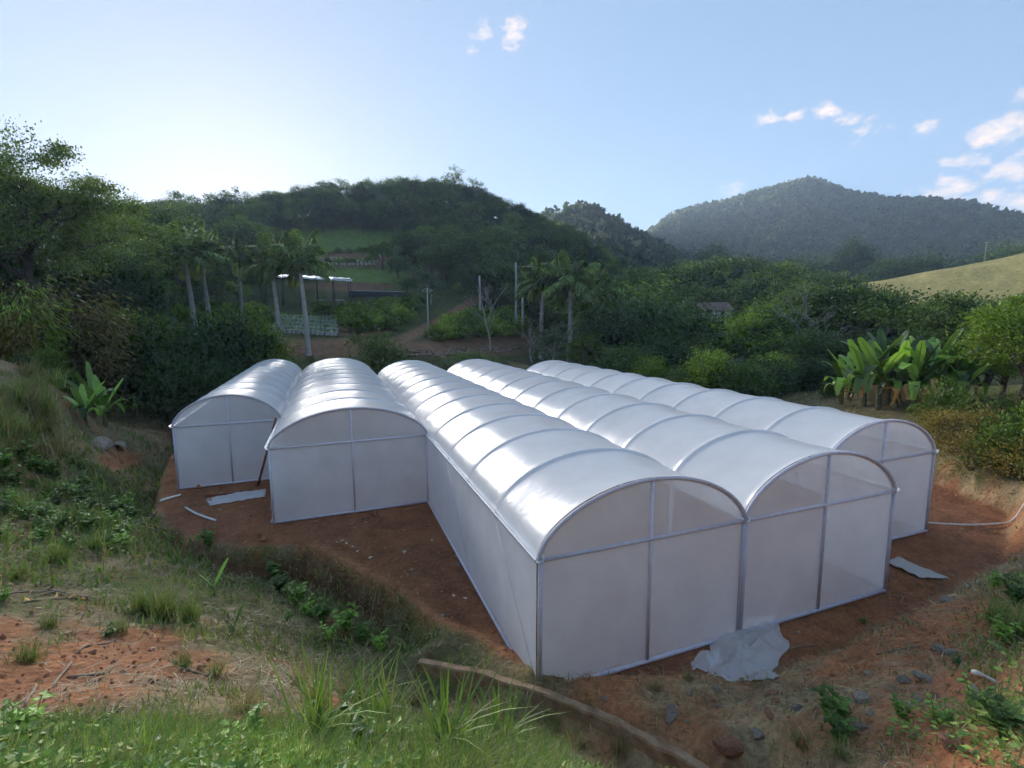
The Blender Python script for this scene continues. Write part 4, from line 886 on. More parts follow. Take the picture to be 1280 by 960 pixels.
for (ua, va, ub, vb, uc, vc, nr, nc, lab, grp) in [(338, 416, 420, 420, 348, 398, 5, 15, 'white nursery pot on the terrace below the shed', 'white pots below the shed'),
                                         (172, 409, 218, 408, 178, 397, 4, 8, 'white nursery pot in the left block beyond the bamboo', 'white pots of the left block'),
                                         (262, 408, 300, 408, 266, 403, 3, 7, 'white nursery pot glimpsed between the left palms', 'white pots between the palms'),
                                         (404, 331, 468, 331, 404, 326, 3, 13, 'white nursery pot on the upper hillside terrace', 'white pots of the upper terrace')]:
    A, B, C_ = hit(ua, va), hit(ub, vb), hit(uc, vc)
    for i in range(nr):
        for j in range(nc):
            p = A + (B - A)*j/(nc - 1) + (C_ - A)*i/(nr - 1); p = p[:2] + rg.normal(size=2)*.06
            o = obj('nursery_pot', pot_me, 'pot', loc=(p[0], p[1], gz(*p) - .03), rot=(0, 0, rg.uniform(0, 6)), scale=(1.15, 1.15, .95) if lab.find('upper') < 0 else (1.3, 1.3, .9)); tag(o, lab, 'pot', grp)
            obj('seedling', sap_me, 'leaf_weed', o); npot += 1
def frame_at(u, r, face=None):
    x, y, z = at_ring(u, r); e = empty('e', (x, y, z), -math.atan2(x - CAM[0], y - CAM[1])); return e   # local -y looks at the camera
# open shed
e = frame_at(388, 86); e.name = 'open_shed'; tag(e, 'open sided shed with a pale sheet roof behind the royal palms', 'shed')
zr = at_r(388, 346, 86)[2] - e.location.z
wd = 86*(434 - 341)/PIX_F; ro = MB()
nn = 28
for a in range(nn):   # corrugated sheet roof, slightly pitched
    x0 = -wd/2 + wd*a/nn; x1 = -wd/2 + wd*(a + 1)/nn
    zt = lambda x: zr + .35 - .055*(x + wd/2)*.5 + .05*math.sin(x*9)
    ro.add([(x0, -2.6, zt(x0) - .5), (x1, -2.6, zt(x1) - .5), (x1, 3, zt(x1) + .25), (x0, 3, zt(x0) + .25)], [[0, 1, 2, 3]])
    ro.add([(x0, -2.6, zt(x0) - .75), (x1, -2.6, zt(x1) - .75), (x1, -2.6, zt(x1) - .504), (x0, -2.6, zt(x0) - .504)], [[0, 1, 2, 3]])
obj('roof', ro, 'roof_metal', e)
for i in range(6):
    x = -wd/2 + .25 + (wd - .5)*i/5
    for y in (-2.3, 2.7): obj('post', MB().box((x, y, (zr - .4)/2), (.14, .14, zr - .4 + .3)), 'dark_post', e)
obj('beam', MB().box((0, -2.3, zr - .45), (wd - .2, .1, .2)), 'dark_post', e); obj('beam', MB().box((0, 2.7, zr - .2), (wd - .2, .1, .2)), 'dark_post', e)
# stack of blue grey drums and tables in the shed
for i, (xx, w_) in enumerate([(2.2, 2.2), (4.6, 1.5)]):
    p = e.matrix_world if False else None
    c, s = math.cos(e.rotation_euler.z), math.sin(e.rotation_euler.z); lx, ly = xx, .4
    X = e.location.x + c*lx - s*ly; Yy = e.location.y + s*lx + c*ly
    t = MB(); t.box((0, 0, .75), (w_, .9, .06)); o = obj('work_table', None); bpy.data.objects.remove(o)
    T = empty('work_table', (X, Yy, gz(X, Yy)), e.rotation_euler.z); tag(T, ['wide work table standing under the shed roof', 'narrow work table at the right end under the shed roof'][i], 'table')
    obj('table_top', t, 'pot', T)
    for sx in (-1, 1):
        for sy in (-1, 1): obj('leg', MB().box((sx*(w_/2 - .1), sy*.35, .33), (.06, .06, .78)), 'old_wood', T)
# terrace wall
A, B = hit(436, 372), hit(506, 372); Ln = np.hypot(*(B - A)[:2]); ang = math.atan2(B[1] - A[1], B[0] - A[0])
tw = empty('terrace_wall', ((A[0] + B[0])/2, (A[1] + B[1])/2, min(A[2], B[2]) - .4), ang); tag(tw, 'long dark terrace wall with a pale coping right of the shed', 'wall')
obj('wall_face', MB().box((0, 0, .75), (Ln, .35, 1.5)), 'netting_dark', tw); obj('coping', MB().box((0, 0, 1.57), (Ln + .1, .45, .14)), 'pole_concrete', tw)
# house
e = frame_at(890, 86); e.name = 'house'; zb = at_r(890, 403, 86)[2]; e.location.z = min(e.location.z, zb); tag(e, 'small white house with a dark tiled roof among the valley trees', 'house')
hb = zb - e.location.z; w1 = 86*44/PIX_F
obj('wall', MB().box((0, 0, (hb + 2.0)/2 - .2), (w1 - .6, 5, hb + 2.0 + .4)), 'house_wall', e)
rf = MB(); zt = hb + 2.0; rf.add([(-w1/2, -3, zt - .1), (w1/2, -3, zt - .1), (w1/2 - .8, 0, zt + 1.2), (-w1/2 + .8, 0, zt + 1.2), (-w1/2, 3, zt - .1), (w1/2, 3, zt - .1)], [[0, 1, 2, 3], [5, 4, 3, 2]], [[0, 3, 4], [1, 5, 2]])
obj('roof', rf.mesh('roof', smooth=False), 'roof_tile', e)
for x in (-1.9, -.6, 1.7):
    wv = obj('window' if x != -.6 else 'door', MB().box((x, -2.53, hb + (1.2 if x != -.6 else .9)), (.8, .06, .9 if x != -.6 else 1.8)), 'dark_glass', e)
    obj('frame', MB().box((x, -2.55, hb + (1.71 if x != -.6 else 1.86)), (1.1, .08, .08)), 'old_wood', wv)
# utility poles
def pole(u, r, vt, lab, lean=0):
    x, y, z = at_ring(u, r); h = at_r(u, vt, r)[2] - z; T = empty('utility_pole', (x, y, z), -YAW); tag(T, lab, 'utility pole', 'utility poles')
    obj('shaft', MB().tube([(0, 0, -.4), (lean*.5, 0, h*.5), (lean, 0, h)], [.12, .10, .08], 9), 'pole_concrete', T)
    a = obj('crossarm', MB().box((lean, -.12, h - .45), (1.3, .09, .11)), 'old_wood', T)
    for q in (-.55, 0, .55): obj('insulator', MB().tube([(lean + q, -.12, h - .38), (lean + q, -.12, h - .22)], [.05, .035], 7), 'pot', a)
    return np.array([x, y, z + h])
p1 = pole(535, 66, 360, 'thin utility pole at the foot of the dirt track')
p2 = pole(866, 108, 368, 'pole standing left of the small white house')
p3 = pole(803, 72, 412, 'low pole half hidden in the dark growth behind the greenhouse')
p4 = pole(1222, 190, 303, 'lone pole on the pasture crest below the mountain')
p5 = pole(904, 112, 368, 'pale pole right beside the house')
p6 = pole(1440, 62, 380, 'pole outside the right edge that carries the wire')
def wire(a, b, sag, lab):
    s = np.linspace(0, 1, 40)[:, None]; P = a*(1 - s) + b*s; P[:, 2] -= sag*4*(s*(1 - s))[:, 0]
    tag(obj('power_line', MB().tube(P, .018, 4), 'wire'), lab, 'power line')
wire(p3 - np.array([0, 0, .25]), p6 - np.array([0, 0, .25]), 1.0, 'thin power line crossing in front of the valley trees at right')
# rubble line behind the house bays
rg = np.random.default_rng(9)
def rock_mesh(seed, sq=(1, 1, .7), sub=2):
    import bmesh
    bm = bmesh.new(); bmesh.ops.create_icosphere(bm, subdivisions=sub, radius=.5); r2 = np.random.default_rng(seed); pl_ = [(r2.normal(size=3), r2.uniform(.28, .44)) for _ in range(9)]
    for v in bm.verts:
        p = np.array(v.co)
        for n_, d_ in pl_:
            n_ = n_/np.linalg.norm(n_); k = p @ n_
            if k > d_: p = p - n_*(k - d_)
        v.co = p*np.array(sq)*(1 + .05*r2.normal())
    me = bpy.data.meshes.new('rock'); bm.to_mesh(me); bm.free(); return me
RK = [rock_mesh(s) for s in range(5)]
mb = MB()
for i in range(190):
    u = rg.uniform(452, 690); v = 446 - (u - 452)*.05 + rg.uniform(-5, 4); P = hit(u, v); s = rg.uniform(.25, .7); me = RK[i % 5]
    Vv = np.array([w.co[:] for w in me.vertices])*s; a = rg.uniform(0, 6); Vv = Vv @ np.array([[math.cos(a), math.sin(a), 0], [-math.sin(a), math.cos(a), 0], [0, 0, 1]]); mb.add(Vv + P + np.array([0, 0, .1*s]), None, [list(f.vertices) for f in me.polygons])
tag(obj('rubble', mb.mesh('rubble', smooth=False), 'rock'), 'line of grey rubble stones behind the greenhouse', 'rubble', kind='stuff')
# pale piece of pipe by the rubble at the back
P = hit(665, 432)

# ------------------------------------------------------------------ things on the platform and the slopes
def lay(u, v): return hit(u, v)
def on(P, dz=0): return (P[0], P[1], gz(P[0], P[1]) + dz)
def stick(name, u0, v0, u1, v1, r, m, lab, cat, bend=0, lift=.02, k=8, grp=None):
    A, B = lay(u0, v0), lay(u1, v1); s = np.linspace(0, 1, 9); X = A[0] + (B[0] - A[0])*s; Y = A[1] + (B[1] - A[1])*s
    n = np.array([-(B - A)[1], (B - A)[0]]); n = n/(np.linalg.norm(n) + 1e-9); X = X + n[0]*bend*np.sin(np.pi*s); Y = Y + n[1]*bend*np.sin(np.pi*s)
    Z = ground(X, Y) + r + lift*.3; Z = np.convolve(np.pad(Z, 2, mode='edge'), np.ones(5)/5, 'valid')
    tag(obj(name, MB().tube(np.column_stack([X, Y, Z]), r, k), m), lab, cat, grp)
stick('pvc_pipe', 232, 636, 270, 653, .045, 'white_pvc', 'short white plastic pipe lying on the dirt by the left bay', 'pipe', -.08)
stick('pole_timber', 200, 628, 226, 620, .05, 'white_pvc', 'pale broken pole lying on the platform edge at left', 'pole', 0)
stick('plank', 254, 621, 330, 613, .035, 'rust_wood', 'dark reddish plank on the plastic strip before the first bay', 'plank', 0, .05)
# leaning prop
a = at_z(322, 607, .0); a[2] = gz(a[0], a[1]) - .05; b = np.array([XS[1] - .22, YF[1] + .9, 0.]);
b = at_r(345, 522, np.hypot(*(at_z(338, 612, 0) - CAM)[:2]) - .2)
tag(obj('timber_prop', MB().tube([a, (a + b)/2, b], [.06, .055, .05], 6), 'rust_wood'), 'reddish timber prop leaning against the corner between the first two bays', 'timber')
def sheet(name, px, m, lab, cat, amp=.08, n=18, lift=.02, crumple=3.):
    """plastic sheet lying on the ground, corners from photo pixels (4, in order)"""
    c = np.array([lay(*q)[:2] for q in px]); s, t = np.meshgrid(np.linspace(0, 1, n), np.linspace(0, 1, n), indexing='ij')
    edge = .07*fbm(s*5, t*5, 71, 3)
    S_, T_ = s + edge*(1 - 2*np.abs(s - .5))*0 + .05*fbm(s*4 + 3, t*4, 72, 3), t + .05*fbm(s*4, t*4 + 9, 73, 3)
    XY = ((1 - S_)*(1 - T_))[..., None]*c[0] + (S_*(1 - T_))[..., None]*c[1] + (S_*T_)[..., None]*c[2] + ((1 - S_)*T_)[..., None]*c[3]
    X, Y = XY[..., 0].ravel(), XY[..., 1].ravel(); Z = ground(X, Y) + lift + amp*np.abs(fbm(X*crumple, Y*crumple, 74, 4)) + amp*.5*np.abs(fbm(X*crumple*3, Y*crumple*3, 75, 3))
    i = np.arange(n - 1)[:, None]*n; j = np.arange(n - 1)[None]; Q = np.stack([i + j, i + n + j, i + n + j + 1, i + j + 1], -1).reshape(-1, 4)
    o = obj(name, MB().add(np.column_stack([X, Y, Z]), Q).mesh(name, smooth=True), m); so = o.modifiers.new('thickness', 'SOLIDIFY'); so.thickness = .004; tag(o, lab, cat); return o
sheet('plastic_sheet', [(259, 624), (332, 612), (332, 622), (262, 633)], 'loose_plastic', 'strip of white plastic sheet lying before the first bay', 'plastic sheet', .08)
sheet('plastic_sheet', [(1107, 706), (1124, 698), (1186, 726), (1150, 724)], 'dirty_plastic', 'flat dirty plastic sheet on the dirt at the right end', 'plastic sheet', .12)
sheet('plastic_sheet', [(1198, 724), (1224, 725), (1222, 731), (1206, 730)], 'dirty_plastic', 'small plastic scrap right of the flat dirty sheet', 'plastic sheet', .04)
sheet('plastic_sheet', [(1118, 662), (1155, 655), (1158, 666), (1140, 668)], 'loose_plastic', 'white plastic tail at the foot of the last bay corner', 'plastic sheet', .06)
# crumpled heap at the greenhouse corner
def heap(cx, cy, rx, ry, h, lab, seed, m='loose_plastic', rot=0):
    n = 56; a, r = np.meshgrid(np.linspace(0, 2*math.pi, n, endpoint=False), np.linspace(0, 1, 22), indexing='ij'); edge = 1 + .42*fbm(np.cos(a)*2.2 + seed, np.sin(a)*2.2, 81, 3)
    X = r*rx*edge*np.cos(a); Y = r*ry*edge*np.sin(a); c, s = math.cos(rot), math.sin(rot); X, Y = cx + c*X - s*Y, cy + s*X + c*Y
    f = 1 - 2.4*np.abs(fbm(X*1.5, Y*1.5, 82 + seed, 2)); f2 = 1 - 2.6*np.abs(fbm(X*4.2, Y*4.2, 83 + seed, 2)); Z = ground(X.ravel(), Y.ravel()).reshape(X.shape) + .015 + h*(1 - r**2)*(.25 + .75*np.abs(f)) + .10*np.abs(f2)*(1 - .5*r)
    k = r.shape[1]; i = np.arange(n)[:, None]; j = np.arange(k - 1)[None]; i2 = (i + 1) % n; Q = np.stack([i*k + j, i*k + j + 1, i2*k + j + 1, i2*k + j], -1).reshape(-1, 4)
    tag(obj('plastic_heap', MB().add(np.stack([X, Y, Z], -1).reshape(-1, 3), Q).mesh('plastic_heap', smooth=True), m), lab, 'plastic sheet')
hp = at_z(935, 812, .1); heap(hp[0], hp[1], 1.6, .6, .24, 'big crumpled heap of white plastic film before the fourth bay', 1, rot=.45)
hp = at_z(950, 838, .35); heap(hp[0], hp[1], .34, .26, .12, 'small grey crumpled plastic bag below the big plastic heap', 2, 'dirty_plastic')
hp = at_z(885, 822, .1); heap(hp[0], hp[1], .45, .2, .10, 'torn flap of white plastic at the left end of the heap', 3, rot=.2)
# scraps seen inside and outside
for q, (u, v) in enumerate([(421, 678), (433, 680), (441, 684), (428, 676), (447, 689), (372, 646), (345, 640), (275, 637), (540, 676), (506, 690), (463, 697), (567, 745), (581, 748)]):
    P = lay(u, v); s = rng.uniform(.05, .11); tag(obj('litter_scrap', RK[q % 5], None, loc=on(P, s*.12), rot=(0, 0, q), scale=(s*1.6, s, s*.5)), 'small white litter scrap on the dirt between the bays', 'litter', 'white scraps on the dirt')
WS = bpy.data.meshes['rock'].copy() if 'rock' in bpy.data.meshes else RK[0].copy()
for o in list(col.objects):
    if o.name.startswith('litter_scrap'): o.data = WS
WS.materials.clear(); WS.materials.append(M['bone_white'])
for i, me in enumerate(RK): me.materials.clear()
RKD = [m_.copy() for m_ in RK]; RKR = [m_.copy() for m_ in RK]
for m_ in RKD: m_.materials.append(M['rock'])
for m_ in RKR: m_.materials.append(M['rock_red'])
rocks = [(838, 898, .30, 'smooth dark stone beside the channel wall', 0, (1.5, .8, .8)), (896, 862, .16, 'small dark stone below the greenhouse corner', 0, (1, 1, 1)), (900, 884, .13, 'little black stone right of the smooth dark stone', 0, (1, .8, 1.1)), (862, 868, .14, 'dark lump half sunk in the mound', 0, (1.2, 1, .6)),
         (946, 921, .26, 'grey rough stone near the bottom edge', 0, (1, .9, .9)), (1075, 878, .34, 'pointed dark grey stone in the middle of the right mound', 0, (.9, .8, 1.5)), (1076, 912, .18, 'round grey stone under the pointed stone', 0, (1.2, 1, .8)), (1131, 852, .26, 'left of two grey flat stones on the mound', 0, (1, .8, 1.1)), (1158, 851, .30, 'right of two grey flat stones, longer', 0, (1.5, .7, .8)),
         (1086, 843, .18, 'faint grey stone sunk in red soil', 0, (1.3, 1, .5)), (1174, 813, .28, 'left dark stone of the pair below the right bank', 0, (1, .8, 1.1)), (1189, 820, .28, 'right black stone of the pair below the right bank', 0, (1.1, .9, 1)), (1184, 751, .34, 'pale grey block at the edge of the cut', 0, (1.4, .9, .8)), (1150, 876, .16, 'small blue grey stone above the weeds', 0, (1.2, 1, .8)), (1188, 930, .30, 'dark brown clod at the bottom right', 1, (1.1, 1, .8)), (1166, 873, .20, 'reddish stone beside the small blue grey stone', 1, (1, 1, .9)), (966, 868, .22, 'orange clod on the mound crest', 1, (1.4, 1, .6)), (963, 893, .26, 'flat red clod lower on the mound', 1, (1.6, 1, .5)), (910, 935, .42, 'big orange lump by the channel wall', 1, (1.2, 1, .8)), (1058, 892, .2, 'red lump left of the pointed stone', 1, (.9, .9, 1.2)), (1215, 866, .22, 'dark shard beside the white bone', 0, (1.2, .8, .8)), (315, 645, .2, 'dark stone on the dirt before the second bay', 0, (1.4, 1, .6)), (497, 735, .16, 'stone on the berm crest', 1, (1, 1, .8)), (575, 695, .3, 'flat grey stone on the platform', 0, (1.6, 1, .3)), (572, 706, .2, 'small flat stone on the platform', 0, (1.4, 1, .3)), (553, 770, .2, 'grey stone sunk in the berm', 0, (1, .8, .7)), (470, 793, .15, 'tan stone at the end of the ditch weeds', 1, (1, 1, 1)), (116, 818, .13, 'tan stone on the bare soil patch', 1, (1, 1, .9))]
for q, (u, v, s, lab, kd, sc) in enumerate(rocks):
    P = lay(u, v); tag(obj('stone' if not kd else 'clod', (RKD, RKR)[kd][q % 5], None, loc=on(P, s*.06), rot=(rng.normal()*.2, rng.normal()*.2, rng.uniform(0, 6)), scale=np.array(sc)*s), lab, 'stone' if not kd else 'clod')
# bone
P = lay(1232, 856); s = np.linspace(0, 1, 9); tag(obj('bone', MB().tube(np.column_stack([.34*(s - .5), .05*np.sin(s*3), .05 + .10*(1 - s)]), [.03, .045, .04, .03, .027, .027, .03, .036, .025], 8), 'bone_white', loc=on(P), rot=(0, 0, -.9)), 'curved white bone lying on the right bank', 'bone')
# hose at right
A = at_z(1156, 653, .35); s = np.linspace(0, 1, 24); B = at_z(1330, 640, .5)
HP = np.column_stack([A[0] + (B[0] - A[0])*s, A[1] + (B[1] - A[1])*s, 0*s]); HP[:, 2] = np.maximum(ground(HP[:, 0], HP[:, 1]) + .04, A[2] + (B[2] - A[2])*s - .25*np.sin(np.pi*s))
tag(obj('hose', MB().tube(HP, .03, 8), 'white_pvc'), 'pale hose stretched from the last bay to the right edge', 'hose')
# concrete half pipes at the culvert
def half_pipe(P, rz, R_, L_, lab, tilt):
    n = 15; a = np.linspace(-.15, math.pi + .15, n); mb = MB(); V = []
    for x in (0, L_):
        for rr_ in (R_, R_ - .07): V += [(x, rr_*math.cos(t), rr_*math.sin(t)) for t in a]
    V = np.array(V); Q = []
    for j in range(n - 1): Q += [[j, j + 1, 2*n + j + 1, 2*n + j], [n + j + 1, n + j, 3*n + j, 3*n + j + 1], [j + 1, j, n + j, n + j + 1], [2*n + j, 2*n + j + 1, 3*n + j + 1, 3*n + j]]
    Q += [[0, 2*n, 3*n, n], [n - 1, 2*n - 1, 4*n - 1, 3*n - 1]]
    mb.add(V, Q); tag(obj('culvert_pipe', mb, 'concrete', loc=on(P, -.05), rot=(0, tilt, rz)), lab, 'culvert pipe')
half_pipe(lay(128, 556), -.5 - 1.2, .55, 1.3, 'open concrete half pipe of the culvert on the left slope', .1)
half_pipe(lay(149, 557), -.2 - 1.2, .36, .8, 'smaller concrete half pipe beside the larger one', .05)

# ------------------------------------------------------------------ grasses and weeds of the foreground
GREEN = np.array([(.17, .26, .05), (.22, .31, .06), (.14, .23, .065), (.28, .31, .085)]); DRYC = np.array([(.38, .29, .15), (.30, .22, .12), (.45, .37, .22), (.24, .19, .10)])
def blades(P, hgt, wid, lean, colr, rg, nseg=3, curl=1.):
    """grass blades rooted at P"""
    n = len(P); a = rg.uniform(0, 2*math.pi, n); d = np.column_stack([np.cos(a), np.sin(a), 0*a]); b = np.column_stack([-np.sin(a), np.cos(a), 0*a])
    hgt = np.broadcast_to(hgt, (n,)); wid = np.broadcast_to(wid, (n,)); lean = np.broadcast_to(lean, (n,)); V = []; 
    for q in range(nseg):
        s = q/nseg; c = P + np.outer(hgt*lean*s**1.7*curl, [1, 1, 1])*d + np.outer(hgt*s*(1 - .35*lean*s), [0, 0, 1]); w = (wid*(1 - .55*s)*(.75 + .5*(q == 1)))[:, None]*b*.5; V += [c - w, c + w]
    V.append(P + np.outer(hgt*lean*curl, [1, 1, 1])*d + np.outer(hgt*(1 - .35*lean), [0, 0, 1]))
    k = 2*nseg + 1; V = np.stack(V, 1).reshape(-1, 3); o = np.arange(n)[:, None]*k
    Q = np.concatenate([o + np.array([2*q, 2*q + 1, 2*q + 3, 2*q + 2]) for q in range(nseg - 1)]); T = o + np.array([2*nseg - 2, 2*nseg - 1, 2*nseg])
    return V, Q, T, np.repeat(colr, k, 0)
def pick(tab, n, rg, jit=.25): return tab[rg.integers(len(tab), size=n)]*rg.uniform(1 - jit, 1 + jit, (n, 1))
rg = np.random.default_rng(123)
def sample(n, r0, r1, half=.86, p=1.):
    """world points in front of the camera's spot, thinning out with distance"""
    r = np.exp(rg.uniform(math.log(r0), math.log(r1), n)) if p else np.sqrt(rg.uniform(r0**2, r1**2, n)); a = YAW + rg.uniform(-half, half, n)
    return CAM[0] + r*np.sin(a), CAM[1] + r*np.cos(a), r
def region(x, y, z):
    u, v = proj(np.stack([x, y, z], -1)); u = np.nan_to_num(u, nan=-9999); v = np.nan_to_num(v, nan=-9999)
    bare = np.zeros(len(x))
    for e in [(60, 850, 170, 42), (0, 800, 70, 36), (160, 800, 70, 16), (330, 905, 60, 13), (215, 830, 75, 20), (150, 575, 30, 14), (430, 880, 50, 10), (60, 745, 60, 8)]: bare = np.maximum(bare, ell(u, v, *e))
    sd_ = poly_sd(x, y, PP); wd_ = np.full(len(x), 1e9)
    for i in range(len(WALL) - 1):
        a, b = WALL[i, :2], WALL[i + 1, :2]; e = b - a; t = np.clip(((x - a[0])*e[0] + (y - a[1])*e[1])/(e @ e), 0, 1); wd_ = np.minimum(wd_, np.hypot(x - a[0] - t*e[0], y - a[1] - t*e[1]))
    right = sstep(640, 760, u)*(sd_ > -.2); return u, v, bare, sd_, wd_, right
def grass_field():
    x, y, r = sample(210000, 2.2, 46); z = ground(x, y); u, v, bare, sd_, wd_, right = region(x, y, z)
    n1 = fbm(x*.45, y*.45, 91, 3); n2 = fbm(x*1.7, y*1.7, 92, 3)
    lush = ell(u, v, 250, 985, 900, 85)*(u < 900) + ell(u, v, 60, 640, 190, 105) + ell(u, v, 200, 735, 90, 45)*.6 + ell(u, v, 430, 770, 150, 50)*.4 + ell(u, v, 1290, 830, 110, 130)*.8 + ell(u, v, 660, 900, 200, 40)*.3
    dens = np.clip(.26 + .8*n1 + .7*n2 + .55*np.clip(lush, 0, 1), 0.02, 1)*(1 - np.clip(bare*1.6, 0, .96))*(sd_ > .12)*(wd_ > .16)
    dens = np.where(right > .5, np.clip(.09 + .32*n1 + .3*n2 + .6*ell(u, v, 1290, 830, 110, 130), .015, 1), dens)*(sd_ > .12)*(wd_ > .16)
    dens *= ~((x > 26)*(y > 6)*(sd_ < 1.5))
    k = rg.random(len(x)) < dens; x, y, z, r, right, n1, lush = x[k], y[k], z[k], r[k], right[k], n1[k], lush[k]; n = len(x)
    dryp = np.clip(.58 - .38*np.clip(lush, 0, 1) + .55*fbm(x*.8, y*.8, 93, 3) + .35*right, .18, .92); dry = rg.random(n) < dryp
    c = np.where(dry[:, None], pick(DRYC, n, rg), pick(GREEN, n, rg))
    h = rg.uniform(.06, .22, n)*(1 + .9*np.clip(n1, 0, 1))*(1 + .5*np.clip(lush, 0, 1))*np.where(dry, .8, 1)*(1 + np.clip((r - 10)/30, 0, 1)*1.2); w = np.clip(.0022*r, .006, .06)*rg.uniform(.7, 1.4, n)
    V, Q, T, cc = blades(np.column_stack([x, y, z - .01]), h, w, np.where(dry, rg.uniform(.5, 1.4, n), rg.uniform(.2, .9, n)), c, rg, 2)
    tag(obj('grass', mesh_np('grass', V, Q, T, cc), 'blade'), 'short mixed green and dry grass over the near slopes', 'grass', kind='stuff'); print('grass', n)
grass_field()
def straw():
    x, y, r = sample(70000, 2.2, 30); z = ground(x, y); u, v, bare, sd_, wd_, right = region(x, y, z); n1 = fbm(x*.7, y*.7, 95, 3)
    k = (rg.random(len(x)) < np.clip(.30 + 1.0*n1 - .2*(bare > .3), .03, 1)*np.where(sd_ < .1, .22, 1))
    ins = (x > XS[2])*(y > 0)*(y < 30)*(x < 26) + (x > .1)*(y > 17)*(x < 10.5) + (x > 4.5)*(y > 11.2)*(x < 10.5)
    k &= ~(ins > 0); x, y, z, r = x[k], y[k], z[k], r[k]; n = len(x); a = rg.uniform(0, 6.3, n); L = rg.uniform(.06, .28, n); d = np.column_stack([np.cos(a)*L, np.sin(a)*L, rg.normal(size=n)*.12*L])
    P = np.column_stack([x, y, z + .012]); E_ = P + d; E_[:, 2] = np.maximum(E_[:, 2], ground(E_[:, 0], E_[:, 1]) + .008); w = np.clip(.0008*r, .002, .02)[:, None]*np.column_stack([-np.sin(a), np.cos(a), 0*a])
    V = np.stack([P - w, P + w, E_ + w*.5, E_ - w*.5], 1).reshape(-1, 3); cc = np.repeat(pick(DRYC*.95, n, rg, .35), 4, 0)
    tag(obj('straw', mesh_np('straw', V, np.arange(4*n).reshape(n, 4), None, cc), 'blade'), 'dry straw litter scattered over the soil', 'straw', kind='stuff')
straw()
def clods():
    x, y, r = sample(9000, 2.2, 26); z = ground(x, y); u, v, bare, sd_, wd_, right = region(x, y, z)
    ins = (x > XS[2])*(y > 0)*(x < 26) + (x > .1)*(y > 17)*(x < 10.5) + (x > 4.5)*(y > 11.2)*(x < 10.5)
    k = (rg.random(len(x)) < np.clip(.12 + .75*bare + .5*right + .35*(np.abs(sd_) < .4) + .25*(sd_ < 0), 0, 1))*(wd_ > .14)*(ins == 0); x, y, z, r = x[k], y[k], z[k], r[k]; n = len(x)
    s = np.exp(rg.normal(-4.1, .5, n))*(1 + r/18); base = np.array([(1, 0, 0), (-1, 0, 0), (0, 1, 0), (0, -1, 0), (0, 0, .8), (0, 0, -.5)], float)
    V = base[None]*rg.uniform(.6, 1.3, (n, 6, 1))*s[:, None, None]; a = rg.uniform(0, 6.3, n); ca, sa = np.cos(a), np.sin(a); X = V[..., 0]*ca[:, None] - V[..., 1]*sa[:, None]; Y = V[..., 0]*sa[:, None] + V[..., 1]*ca[:, None]
    V = np.stack([X, Y, V[..., 2]], -1) + np.column_stack([x, y, z + s*.2])[:, None]; F = np.array([[0, 2, 4], [2, 1, 4], [1, 3, 4], [3, 0, 4], [2, 0, 5], [1, 2, 5], [3, 1, 5], [0, 3, 5]])
    T = (np.arange(n)[:, None, None]*6 + F[None]).reshape(-1, 3); cc = np.repeat(np.where(rg.random((n, 1)) < .93, pick(np.array([SOIL, SOIL*.9, SOIL*1.1]), n, rg), pick(np.array([(.25, .24, .23), (.45, .4, .34)]), n, rg)), 6, 0)
    tag(obj('soil_clods', mesh_np('soil_clods', V.reshape(-1, 3), None, T, cc, smooth=False), 'blade'), 'small red soil clods and pebbles on bare earth', 'clods', kind='stuff'); print('clods', n)
clods()
def leafy_cover():
    x, y, r = sample(120000, 2.2, 24); z = ground(x, y); u, v, bare, sd_, wd_, right = region(x, y, z); n1 = fbm(x*.8, y*.8, 97, 3)
    m = ell(u, v, 330, 1000, 640, 95)*(u < 860)*1.2 + ell(u, v, 90, 640, 120, 60)*.8 + ell(u, v, 1290, 820, 85, 110) + ell(u, v, 1150, 905, 60, 40)*.7 + ell(u, v, 1240, 930, 60, 40)*.8 + ell(u, v, 20, 940, 140, 45) + ell(u, v, 120, 605, 60, 30)*.6
    k = (rg.random(len(x)) < np.clip(m*.9 + n1*1.1 - .35, 0, 1)*(m > .03))*(sd_ > .1)*(wd_ > .15)*(bare < .6); x, y, z, r = x[k], y[k], z[k], r[k]; n = len(x)
    hh = rg.uniform(.02, .22, n)*(1 + .6*fbm(x*1.2, y*1.2, 98, 2)); P = np.column_stack([x, y, z + hh]); a = rg.uniform(0, 6.3, n); D = np.column_stack([np.cos(a), np.sin(a), rg.normal(size=n)*.35]); D /= np.linalg.norm(D, axis=1)[:, None]
    B = np.column_stack([-np.sin(a), np.cos(a), rg.normal(size=n)*.3]); L = (rg.uniform(.03, .08, n)*(1 + r/14))[:, None]
    V = np.stack([P, P + D*L*.45 + B*L*.3 + [0, 0, .006], P + D*L - [0, 0, .01], P + D*L*.45 - B*L*.3 + [0, 0, .006]], 1).reshape(-1, 3)
    cc = np.repeat(pick(GREEN*1.15, n, rg, .4), 4, 0); tag(obj('leafy_ground_cover', mesh_np('leafy_ground_cover', V, np.arange(4*n).reshape(n, 4), None, cc, smooth=False), 'blade'), 'low leafy green weeds carpeting the bottom of the slope', 'weeds', kind='stuff'); print('leafy', n)
leafy_cover()
